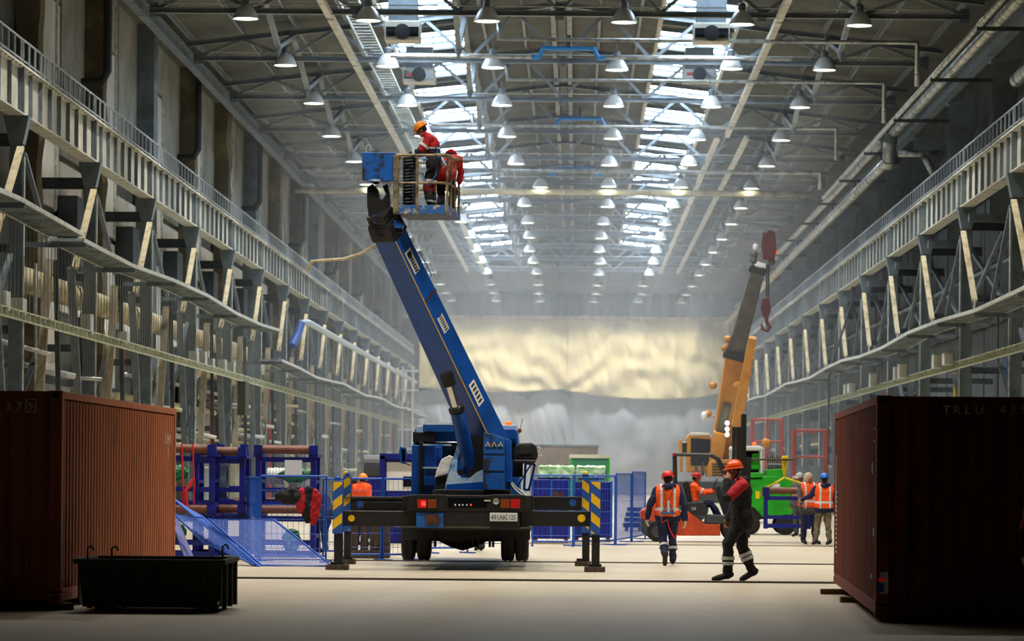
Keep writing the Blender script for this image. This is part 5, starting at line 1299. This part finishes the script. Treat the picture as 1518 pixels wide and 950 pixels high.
MB().tube([Pt(1136,470,121.9),Pt(1137,478,121.9),Pt(1141,484,121.9),Pt(1137,490,121.9),Pt(1130,487,121.9),Pt(1129,480,121.9)],[.07,.07,.08,.08,.06,.03],8).build('hook',M['crane_red'],t,world=True)
# red scaffolds
def scaf(lab,x0,x1,y0,y1,Z,nx,nz):
    a=Pt(x0,y1,Z); b=Pt(x1,y0,Z); t=thing('red_scaffold',lab,'scaffold',(a.x,Z,0),0,'red scaffold frames')
    for i in range(nx+1):
        x=a.x+(b.x-a.x)*i/nx
        for yy in (0,1.2): MB().cyl((x,Z+yy,0),(x,Z+yy,b.z),.05,7).build('upright',M['scaf_red'],t,world=True)
    for j in range(nz+1):
        z=b.z-.05-(b.z-.5)*j/(nz+1)
        for yy in (0,1.2): MB().cyl((a.x,Z+yy,z),(b.x,Z+yy,z),.045,7).build('ledger',M['scaf_red'],t,world=True)
scaf('red scaffold frame behind the yellow crane, right of its boom',1116,1160,620,700,138,2,3)
scaf('second red scaffold frame farther right near the columns',1178,1226,636,700,128,1,2)
t=thing('black_plate_stack','low pile of dark steel plates beside the forklift','steel plates',(Px(935,104),104,0))
for i in range(4): B(Px(925+i*2,104),Px(955-i,104),104+.1*i,105.5,.12+i*.16,.24+i*.16).build('plate',M['black_paint'],t,world=True)
for px in (928,948): B(Px(px,104),Px(px+4,104),104.1,105.4,0,.12).build('skid',M['wood'],t,world=True)

# ================================================================ PEOPLE
V=Vector
def lerp(a,b,t): return a+(b-a)*t
def person(name_label, loc, rz, J, look, sc=1.0, parent_hidden=None, vox=.012, group=None):
    """J: joints in local metres (x right, y ahead, z up). look: dict of clothing."""
    D = dict(pel=(0,0,.96), che=(0,0,1.27), nck=(0,0,1.47), hed=(0,.03,1.61), shL=(-.19,0,1.41), shR=(.19,0,1.41),
             elL=(-.25,-.03,1.13), elR=(.25,-.03,1.13), wrL=(-.26,.06,.87), wrR=(.26,.06,.87),
             knL=(-.11,.03,.51), knR=(.11,.03,.51), anL=(-.11,-.02,.09), anR=(.11,-.02,.09), toL=(-.12,.17,.04), toR=(.12,.17,.04), fac=(0,1,0), up=(0,0,1))
    D.update(J); D = {k:V(v) for k,v in D.items()}
    t = thing('person', name_label, 'person', loc, rz, group, scale=sc)
    fac = D['fac'].normalized(); up=(D['up']-fac*D['up'].dot(fac)).normalized(); rt = fac.cross(up)
    HM = Matrix((rt,fac,up)).transposed()
    sp = (D['che']-D['pel']).normalized(); sdv=(D['shR']-D['shL']).normalized()
    hipv=(D['hpR']-D['hpL']) if 'hpR' in D else sdv*.2
    hpL=D.get('hpL',D['pel']-sdv*.1-V((0,0,.04))); hpR=D.get('hpR',D['pel']+sdv*.1-V((0,0,.04)))
    tf = sdv.cross(sp); tf = -tf if tf.dot(sdv.cross(V((0,0,1))))<0 else tf
    tf = V((0,0,1)).cross(sdv) if tf.length<.1 else sp.cross(sdv).normalized()   # ahead of the chest
    def torso(mb,inf,lo=0.0,hi=1.0,n=9):
        prof=[(-.12,.115,.115),(0,.10,.118),(.25,.075,.108),(.5,.085,.115),(.72,.10,.122),(.88,.12,.105),(1.0,.13,.075)]
        base=D['pel']; mid=D['che']; top=(D['shL']+D['shR'])/2
        for i in range(n+1):
            f=lo+(hi-lo)*i/n
            for q in range(len(prof)-1):
                if prof[q][0]<=f<=prof[q+1][0]+1e-6: break
            if f < prof[0][0]: q = 0
            u=max(0,(f-prof[q][0])/(prof[q+1][0]-prof[q][0])); hw=lerp(prof[q][1],prof[q+1][1],u); r=lerp(prof[q][2],prof[q+1][2],u)
            c = lerp(base,mid,f/.6) if f<.6 else lerp(mid,top,(f-.6)/.4)
            hv = lerp((hpR-hpL).normalized(),sdv,max(0,f)).normalized()
            mb.capsule(c-hv*hw, c+hv*hw, r*.88+inf, n=12)
            mb.capsule(c-hv*hw*.8+tf*.02, c+hv*hw*.8+tf*.02, r*.88+inf, n=12)
    def arm(mb,s,inf,upto=1.0):
        sh,el,wr=D['sh'+s],D['el'+s],D['wr'+s]; mb.capsule(sh,el,.058+inf,.044+inf); mb.capsule(el,lerp(el,wr,upto),.043+inf,.031+inf*.9)
        mb.capsule(lerp(sh,D['nck'],.55),sh,.055+inf,.06+inf)
    def leg(mb,s,inf,upto=1.0):
        hp,kn,an=(hpL if s=='L' else hpR),D['kn'+s],D['an'+s]; mb.capsule(hp,kn,.088+inf,.058+inf); mb.capsule(kn,lerp(kn,an,upto),.056+inf,.038+inf); mb.capsule(lerp(kn,an,.1),lerp(kn,an,.5),.05+inf,.058+inf)
    def hand(mb,s,inf=0,curl=.7):
        el,wr=D['el'+s],D['wr'+s]; d=(wr-el).normalized()
        hd_=D.get('hd'+s); d=(hd_-wr).normalized() if hd_ is not None else d
        sx = sdv*(-1 if s=='L' else 1); pn=-(sx-d*sx.dot(d)); pn=pn.normalized() if pn.length>.1 else tf   # palm faces the body
        if 'pn'+s in D: pn=(D['pn'+s]-d*D['pn'+s].dot(d)).normalized()
        ac=d.cross(pn).normalized()
        if ac.dot(tf)<0 and 'pn'+s not in D: ac=-ac
        mb.capsule(wr,wr+d*.03,.027+inf,.03+inf)
        for i in range(4): mb.capsule(wr+d*.02+ac*(.025-.017*i),wr+d*.085+ac*(.032-.021*i),.015+inf)
        for i,Lf in enumerate((.04,.046,.043,.034)):
            b=wr+d*.09+ac*(.033-.0215*i); k1=b+(d*math.cos(curl*.6)+pn*math.sin(curl*.6))*Lf; k2=k1+(d*math.cos(curl*1.5)+pn*math.sin(curl*1.5))*Lf*.8
            mb.capsule(b,k1,.0098+inf); mb.capsule(k1,k2,.0095+inf,.0085+inf)
        b=wr+d*.025+ac*.03; k1=b+(d*.6+ac*.7+pn*.35).normalized()*.045; mb.capsule(b,k1,.013+inf,.0115+inf); mb.capsule(k1,k1+(d*.85+ac*.15+pn*.5).normalized()*.032,.011+inf,.009+inf)
    def rem(vx,disp=0.0,sm=2):
        def f(o):
            md=o.modifiers.new('r','REMESH'); md.mode='VOXEL'; md.voxel_size=vx; md.use_smooth_shade=True
            if sm: md=o.modifiers.new('s','SMOOTH'); md.iterations=sm; md.factor=.5
            if disp:
                md=o.modifiers.new('d','DISPLACE'); md.texture=tx; md.strength=disp; md.mid_level=.5
        return f
    hc=D['hed']
    b=MB(); torso(b,-.012,-.1,1)
    b.capsule(D['nck']-(D['hed']-D['nck'])*.4,hc-up*.05,.056,.052)
    b.ell(hc+up*.02,(.074,.094,.105),HM); b.ell(hc-up*.045+fac*.02,(.056,.07,.07),HM); b.ell(hc-up*.09+fac*.05,(.03,.03,.025),HM)
    b.capsule(hc+up*.02+fac*.088,hc-up*.02+fac*.108,.011,.016); b.ell(hc-up*.052+fac*.084,(.024,.014,.009),HM)
    for e in (-1,1): b.ell(hc+rt*.075*e-up*.005,(.012,.022,.033),HM); b.ell(hc+rt*.035*e+fac*.07-up*.01,(.022,.02,.022),HM)
    for s in 'LR':
        arm(b,s,-.004); hand(b,s,curl=look.get('curl'+s,.7)); leg(b,s,-.006); b.capsule(D['an'+s],lerp(D['an'+s],D['to'+s],.8),.04,.03)
    body=b.build('body',M['skin'],t,mods=rem(vox*.8,0,1))
    if look.get('face',True):
        for e in (-1,1): MB().ell(hc+rt*.031*e+fac*.089+up*.018,(.0125,.007,.007),HM).build('eye',M['glass_dark'],t)
        MB().ell(hc-up*.05+fac*.097,(.022,.006,.004),HM).build('mouth',M['lens_orange'],t)
    MB().ell(hc+up*.015-fac*.016,(.083,.094,.1),HM,z0=-.55).build('hair',M['hair'],t,smooth=True)
    # trousers, boots
    b=MB()
    bk_=look.get('bulk',0)
    for s in 'LR': leg(b,s,.03+bk_*.4,.97)
    b.capsule(hpL,hpR,.118,.118); b.capsule(D['pel']-sdv*.08,D['pel']+sdv*.08,.13); 
    tr=b.build('trousers',M[look['trousers']],t,mods=rem(vox*1.25,.045))
    for s in 'LR':
        b=MB(); an,to=D['an'+s],D['to'+s]; kn=D['kn'+s]; b.capsule(lerp(an,kn,.18),an,.058,.06); b.capsule(an+(to-an)*-.2,lerp(an,to,.93),.05,.043); b.capsule(an,lerp(an,to,.7),.056,.05)
        bo=b.build('boot',M[look.get('boots','boot')],t,mods=rem(vox,.0,1))
    # jacket
    b=MB(); torso(b,.036+bk_,look.get('hem',-.12),.99); 
    for s in 'LR': arm(b,s,.03+bk_*.6,.93)
    b.capsule(D['nck']-(hc-D['nck'])*.35,D['nck']+(hc-D['nck'])*.3,.078,.07)
    jk=b.build('jacket',M[look['jacket']],t,mods=rem(vox*1.25,.045))
    if 'sleeves' in look:   # contrasting upper sleeve / shoulder panels, separate pieces of cloth
        b=MB()
        for s in look.get('sleeve_sides','LR'):
            sh,el,wr=D['sh'+s],D['el'+s],D['wr'+s]; b.capsule(sh,lerp(sh,el,.8),.096+bk_*.6,.083+bk_*.6); b.capsule(lerp(sh,D['nck'],.5),sh,.093+bk_*.6,.096+bk_*.6)
            if look.get('cuffcol'): b.capsule(lerp(el,wr,.45),lerp(el,wr,.9),.07,.062)
        b.build('sleeve_panel',M[look['sleeves']],t,mods=rem(vox*1.25,.03))
    if 'vest' in look:
        b=MB(); torso(b,.05,look.get('vest_lo',.02),1.0); 
        for s in 'LR': b.capsule(lerp(D['sh'+s],D['nck'],.6),lerp(D['sh'+s],D['nck'],.1),.098,.09)
        b.build('vest',M[look['vest']],t,mods=rem(vox*1.25,.03))
    if 'hood' in look:
        b=MB()
        if look.get('hood_up'): b.ell(hc-fac*.02,(.115,.115,.15),HM); b.capsule(D['nck'],hc-up*.08-fac*.02,.1,.09); 
        else: b.capsule(D['nck']-fac*.09-rt*.07,D['nck']-fac*.09+rt*.07,.07); b.capsule(D['nck']-fac*.07-rt*.1-up*.0,D['nck']+fac*.02-rt*.1,.05); b.capsule(D['nck']-fac*.07+rt*.1,D['nck']+fac*.02+rt*.1,.05)
        b.build('hood',M[look['hood']],t,mods=rem(vox*1.25,.03))
        if look.get('hood_up'): MB().ell(hc+fac*.05-up*.005,(.072,.06,.095),HM).build('face',M['skin'],t,smooth=True)
    if 'helmet' in look:
        hm_=MB(); HMt=HM@Matrix.Rotation(math.radians(look.get('htilt',-8)),3,'X'); c=hc+up*.052-fac*.008
        hm_.ell(c,(.112,.135,.118),HMt,n=22,m=8,z0=-.05); o=hm_.build('helmet',M[look['helmet']],t,smooth=True)
        br=MB(); br.lathe([(1.0,-.008),(1.1,-.014),(1.1,-.004),(1.0,.004)],c,22,M=HMt@Matrix.Diagonal((.112,.135,1))); br.build('brim',M[look['helmet']],o)
        MB().prism([c+HMt@V(p) for p in ((-.085,.1,-.01),(-.05,.165,-.022),(0,.18,-.026),(.05,.165,-.022),(.085,.1,-.01))],HMt@V((0,0,.008))).build('peak',M[look['helmet']],o)
        MB().tube([c+HMt@V((0,y,math.sqrt(max(0,1-(y/.135)**2))*.122)) for y in (-.11,-.08,-.04,0,.04,.08,.11)],.009,6).build('ridge',M[look['helmet']],o)
        MB().tube([c+HMt@V((-.09,0,-.01)),hc-up*.1+fac*.03,c+HMt@V((.09,0,-.01))],.005,5).build('chin_strap',M['cloth_black'],o)
    if 'gloves' in look:
        for s in 'LR':
            b=MB(); hand(b,s,.005,look.get('curl'+s,.7)); b.capsule(lerp(D['wr'+s],D['el'+s],.15),D['wr'+s],.038,.032); b.build('glove',M[look['gloves']],t,mods=rem(.009,0,1))
    def cuff(p,q,f,r,n='reflective_band',m='tape',wd=.05):
        c=lerp(p,q,f); d=(q-p).normalized(); MB().tube([c-d*wd/2,c+d*wd/2],r,14,caps=False).build(n,M[m],t,solid=.003)
    for spec in look.get('bands',()):
        a,bn,f,r=spec[:4]; pa={'hpL':hpL,'hpR':hpR}.get(a,D.get(a)); cuff(pa,D[bn],f,r)
    for (pts,m,r,nm) in look.get('straps',()):
        MB().tube([V(p) for p in pts],r,6).build(nm,M[m],t)
    return t,D

vest_m=banded('vest_tape','ff5a12',(('z',1.03,1.08,'d5dadc'),('a',.10,.145,'d5dadc')))
MATS['vest_tape']=vest_m
# 1 walker from behind with harness
harn=lambda y: [([(-.1,-.19,1.47),(-.05,-.205,1.25),(.0,-.2,1.2),(.05,-.205,1.1),(.12,-.19,.95)],'webbing_brown',.016,'harness_strap'),([(.1,-.19,1.47),(.04,-.205,1.28),(-.0,-.2,1.2),(-.06,-.205,1.1),(-.13,-.19,.93)],'webbing_brown',.016,'harness_strap')]
person('person in an orange vest, red helmet and safety harness walking away', (Px(990,65.9),65.9,0), 0.05,
 dict(pel=(0,0,.97),knR=(.1,.12,.54),anR=(.11,.0,.1),toR=(.12,.2,.05),knL=(-.08,.04,.52),anL=(-.06,-.28,.2),toL=(-.06,-.26,.02),
      elL=(-.33,-.03,1.14),wrL=(-.37,.08,.88),elR=(.31,-.05,1.13),wrR=(.33,.0,.85),fac=(-.35,.93,-.05)),
 dict(trousers='cloth_navy',jacket='cloth_navy',vest='vest_tape',helmet='helmet_red',gloves='glove',hood='cloth_navy',
  bands=(('knL','anL',.5,.095),('knR','anR',.5,.095)),
  straps=harn(0)+[([(-.14,-.16,.98),(0,-.19,.99),(.14,-.16,.98)],'webbing_blue',.03,'harness_belt'),([(0,-.21,1.22),(0,-.22,1.0)],'tape',.025,'lanyard_absorber'),
   ([(-.13,-.17,.95),(-.12,-.19,.8),(-.02,-.2,.86),(.02,-.2,.7),(.1,-.18,.55),(.14,-.15,.5),(.17,-.12,.6)],'strap_red',.011,'red_lanyard')]), 1.03)
# 2 walker with phone, side on, walking to the left; seen from his left-back: faces -x
person('person in a black and red winter jacket and orange helmet, walking while phoning', (Px(1098,56.3),56.3,0), PI/2+.15,
 dict(pel=(0,-.02,.99),che=(0,.0,1.3),nck=(0,.05,1.5),hed=(0,.1,1.64),shL=(-.19,.02,1.43),shR=(.19,.03,1.43),
      elL=(-.25,.26,1.25),wrL=(-.15,.24,1.5),hdL=(-.1,.18,1.62),elR=(.25,.03,1.16),wrR=(.24,.12,.93),
      knL=(-.1,.2,.56),anL=(-.1,.2,.1),toL=(-.1,.42,.04),knR=(.1,-.05,.53),anR=(.1,-.22,.14),toR=(.1,-.04,.03),fac=(-.15,.95,-.08)),
 dict(trousers='cloth_black',jacket='cloth_black',sleeves='cloth_red',helmet='helmet_redorange',hood='cloth_black',hem=-.2,htilt=-2,
      bulk=.015,
      bands=(('knL','anL',.62,.092),('knL','anL',.45,.101),('knR','anR',.3,.103),('knR','anR',.46,.101))), 1.11)
# phone
o=B(-.012,.012,-.035,.035,-.07,.07).build('phone',M['fork_dark'],bev=.006); c=Pt(1084.5,712,56.0); o.location=(c.x+.12,56.1,c.z+.08); o.rotation_euler=(.3,.4,.2); tag(o,'dark mobile phone held to the ear of the walking person','phone')
# 3 forklift driver: faces +x
dx=Px(1029,FZ+.55); sz=.98
person('person in an orange jacket and red helmet driving the forklift', (dx,FZ+.55,sz-.96+.12), -PI/2,
 dict(pel=(0,0,.86),che=(0,-.02,1.16),nck=(0,.02,1.36),hed=(0,.06,1.5),shL=(-.19,0,1.3),shR=(.19,0,1.3),hpL=(-.1,0,.84),hpR=(.1,0,.84),
      elL=(-.22,.26,1.16),wrL=(-.1,.48,1.2),elR=(.22,.26,1.13),wrR=(.1,.48,1.16),knL=(-.12,.45,.84),knR=(.12,.45,.86),anL=(-.12,.66,.48),anR=(.12,.7,.5),toL=(-.12,.86,.5),toR=(.12,.9,.52),fac=(0,1,-.08)),
 dict(trousers='cloth_navy',jacket='cloth_orange',helmet='helmet_red',bands=(('shR','elR',.75,.093),)), 1.0, vox=.014)
# 4/5 two on the right
person('person with a beige hood up and orange vest beside the hanging rack', (Px(1198,86.8),86.8,0), PI+.35,
 dict(elR=(.28,.1,1.15),wrR=(.25,.25,.98),fac=(-.3,1,-.1),knL=(-.14,.05,.51),anL=(-.2,0,.09),toL=(-.25,.17,.04)),
 dict(trousers='cloth_navy',jacket='cloth_grey',vest='vest_tape',hood='cloth_beige',hood_up=True,hem=-.25), 1.04, vox=.014)
person('person in a blue helmet, orange vest and camouflage trousers, seen from behind at the right', (Px(1222,86.0),86.0,0), .15,
 dict(elL=(-.34,.08,1.2),wrL=(-.5,.25,1.12),knL=(-.14,.08,.51),anL=(-.2,.02,.09),toL=(-.23,.2,.04),anR=(.14,-.04,.09),fac=(-.5,1,0)),
 dict(trousers='cloth_camo',jacket='cloth_navy',vest='vest_tape',helmet='helmet_blue',hood='cloth_navy'), 1.02, vox=.014)
# 6 grey helmet worker behind
person('person in dark clothes and a pale grey helmet standing beyond the hanging rack', (Px(1186,97),97,0), PI-.6, dict(elL=(-.28,.15,1.15),wrL=(-.1,.28,1.15)),
 dict(trousers='cloth_grey',jacket='cloth_grey',helmet='helmet_grey'), 1.03, vox=.018)
person('person in black work clothes standing behind the green machine', (Px(1177,104),104,0), PI, {}, dict(trousers='cloth_black',jacket='cloth_black',hood='cloth_black'), 1.0, vox=.018)
# 7/8 two in orange at left behind the fence
person('person in orange with an orange helmet behind the left fence, back turned', (Px(536,81),81,0), -.5, dict(hed=(0,.08,1.58),elL=(-.24,.15,1.15),wrL=(-.1,.3,1.1)),
 dict(trousers='cloth_navy',jacket='cloth_orange',helmet='helmet_orange'), .98, vox=.016)
person('person in orange facing left beside the other behind the left fence', (Px(525,82.5),82.5,0), .9, dict(elL=(-.24,.15,1.15)),
 dict(trousers='cloth_navy',jacket='cloth_orange',hood='cloth_grey'), .93, vox=.016)
# 9 legs beyond the truck
person('person in navy work clothes standing beyond the raised truck, only the legs seen', (Px(712,76.5),76.5,0), .3, dict(anL=(-.03,0,.09),toL=(-.05,.17,.04),knL=(-.04,.02,.5),anR=(.06,0,.09),knR=(.07,.02,.5),toR=(.07,.17,.04)),
 dict(trousers='cloth_navy',jacket='cloth_navy',helmet='helmet_orange'), 1.0, vox=.016)
person('person in navy overalls stooping behind the red jackets on the left fence', (Px(477,73.5),73.5,0), .8, dict(pel=(0,-.15,.92),che=(0,.0,1.15),nck=(0,.15,1.26),hed=(0,.22,1.33),shL=(-.19,.1,1.22),shR=(.19,.1,1.22),elL=(-.22,.25,1.0),elR=(.22,.25,1.0),wrL=(-.15,.4,.85),wrR=(.15,.4,.85)),
 dict(trousers='cloth_navy',jacket='cloth_navy',helmet='helmet_redorange'), .97, vox=.016)
# 10 crane driver
person('person with a blue helmet sitting in the yellow crane cab', (Px(1036,KZ+.5),KZ+.45,2.15-.86), PI,
 dict(pel=(0,0,.86),che=(0,0,1.14),nck=(0,.02,1.33),hed=(0,.05,1.47),shL=(-.19,0,1.28),shR=(.19,0,1.28),knL=(-.12,.4,.86),knR=(.12,.4,.86),anL=(-.12,.42,.45),anR=(.12,.42,.45),toL=(-.12,.6,.42),toR=(.12,.6,.42)),
 dict(trousers='cloth_grey',jacket='cloth_grey',helmet='helmet_blue'), 1.0, vox=.02)
# 11 worker at the right frame edge
person('person in black and red workwear with a pale glove at the right frame edge', (Pt(1555,700,38.5).x,38.5,0), .1,
 dict(elL=(-.27,-.02,1.14),wrL=(-.265,.05,.89)), dict(trousers='cloth_black',jacket='cloth_black',sleeves='cloth_red',gloves='tape_glove' if 'tape_glove' in MATS else 'glove',helmet='helmet_red'), 1.0)
# basket people: floor height of the basket
bfz = wm(bk).translation.z + .03
red_blk=banded('suit_red_black','b3131c',(('z',.8,1.2,'14151a'),('z',1.2,1.23,'ccd0d2')))
MATS['suit_red_black']=red_blk
trs=banded('suit_trousers','14151a',(('z',.60,.635,'cfd3d5'),('z',.42,.60,'7d1018'),('z',.22,.255,'cfd3d5')))
MATS['suit_trousers']=trs
c=Pt(640,300,61.95)
person('person in red and black with an orange yellow helmet at the work basket controls', (c.x,61.95,bfz), PI/2-.1,
 dict(pel=(0,-.04,.96),che=(0,-.02,1.25),nck=(0,.1,1.45),hed=(0,.2,1.56),shL=(-.19,.02,1.38),shR=(.19,.06,1.38),elL=(-.24,.2,1.14),wrL=(-.16,.44,1.06),elR=(.2,.24,1.15),wrR=(.12,.5,1.07),
      knL=(-.1,.08,.51),anL=(-.1,.0,.09),fac=(0,.88,-.5),up=(0,.45,.9)),
 dict(trousers='suit_trousers',jacket='suit_red_black',helmet='helmet_orange',gloves='glove',sleeves='cloth_red',hem=-.1,
      bands=(('shL','elL',.55,.1),('elL','wrL',.35,.082)),
      straps=[([(-.12,.1,1.46),(-.215,.06,1.4),(-.2,-.12,1.2),(-.16,-.15,1.0)],'webbing_blue',.018,'harness_strap'),([(.12,.1,1.46),(.2,-.1,1.2),(.16,-.15,1.0)],'webbing_blue',.018,'harness_strap'),([(-.15,.13,1.0),(-.19,-.04,1.0),(-.12,-.17,.99),(.12,-.17,.99)],'webbing_blue',.022,'harness_belt'),
       ([(-.17,-.14,1.0),(-.22,-.1,.7),(-.19,.05,.5),(-.2,.15,.75)],'webbing_blue',.012,'blue_lanyard')]), .97)
c=Pt(661,300,62.7)
person('person in red with a red helmet bending down behind the other in the work basket', (c.x,62.6,bfz), -.25,
 dict(pel=(0,-.1,.86),che=(0,.12,1.06),nck=(0,.26,1.15),hed=(0,.36,1.2),shL=(-.19,.2,1.14),shR=(.19,.2,1.14),elL=(-.22,.32,.9),wrL=(-.15,.42,.7),elR=(.22,.32,.9),wrR=(.15,.42,.7),
      knL=(-.12,.12,.48),knR=(.12,.12,.48),fac=(0,.8,-.6),up=(0,.6,.8)),
 dict(trousers='cloth_black',jacket='cloth_red',helmet='helmet_red',straps=[([(-.1,.0,1.2),(0,-.14,1.05),(.1,-.2,.95)],'galvanised',.02,'harness_strap'),([(.1,.0,1.2),(.02,-.14,1.05),(-.1,-.22,.93)],'webbing_blue',.02,'harness_strap')]), 0.93)
# jackets hung over the left fence
t=thing('hung_jacket','red and black work jackets hung over the rail of the left fence','jacket',(Px(455,66.1),66.2,1.4))
for i,(x,y,rx_,rz_,m) in enumerate(((440,737,.16,.1,'cloth_black'),(449,744,.1,.22,'cloth_red'),(457,748,.12,.3,'cloth_black'),(464,752,.1,.28,'cloth_red'),(468,738,.09,.14,'cloth_red'))):
    c=Pt(x,y,66.1); MB().ell((c.x,66.2-.12,c.z),(rx_*1.3,.1,rz_*1.2)).build('cloth_fold',M[m],t,world=True,mods=crumple(.13,.03))
c=Pt(424,735,66.1); MB().ell((c.x+.05,66.1,c.z),(.28,.1,.16)).build('cloth_fold',M['cloth_black'],t,world=True,mods=crumple(.12,.03))
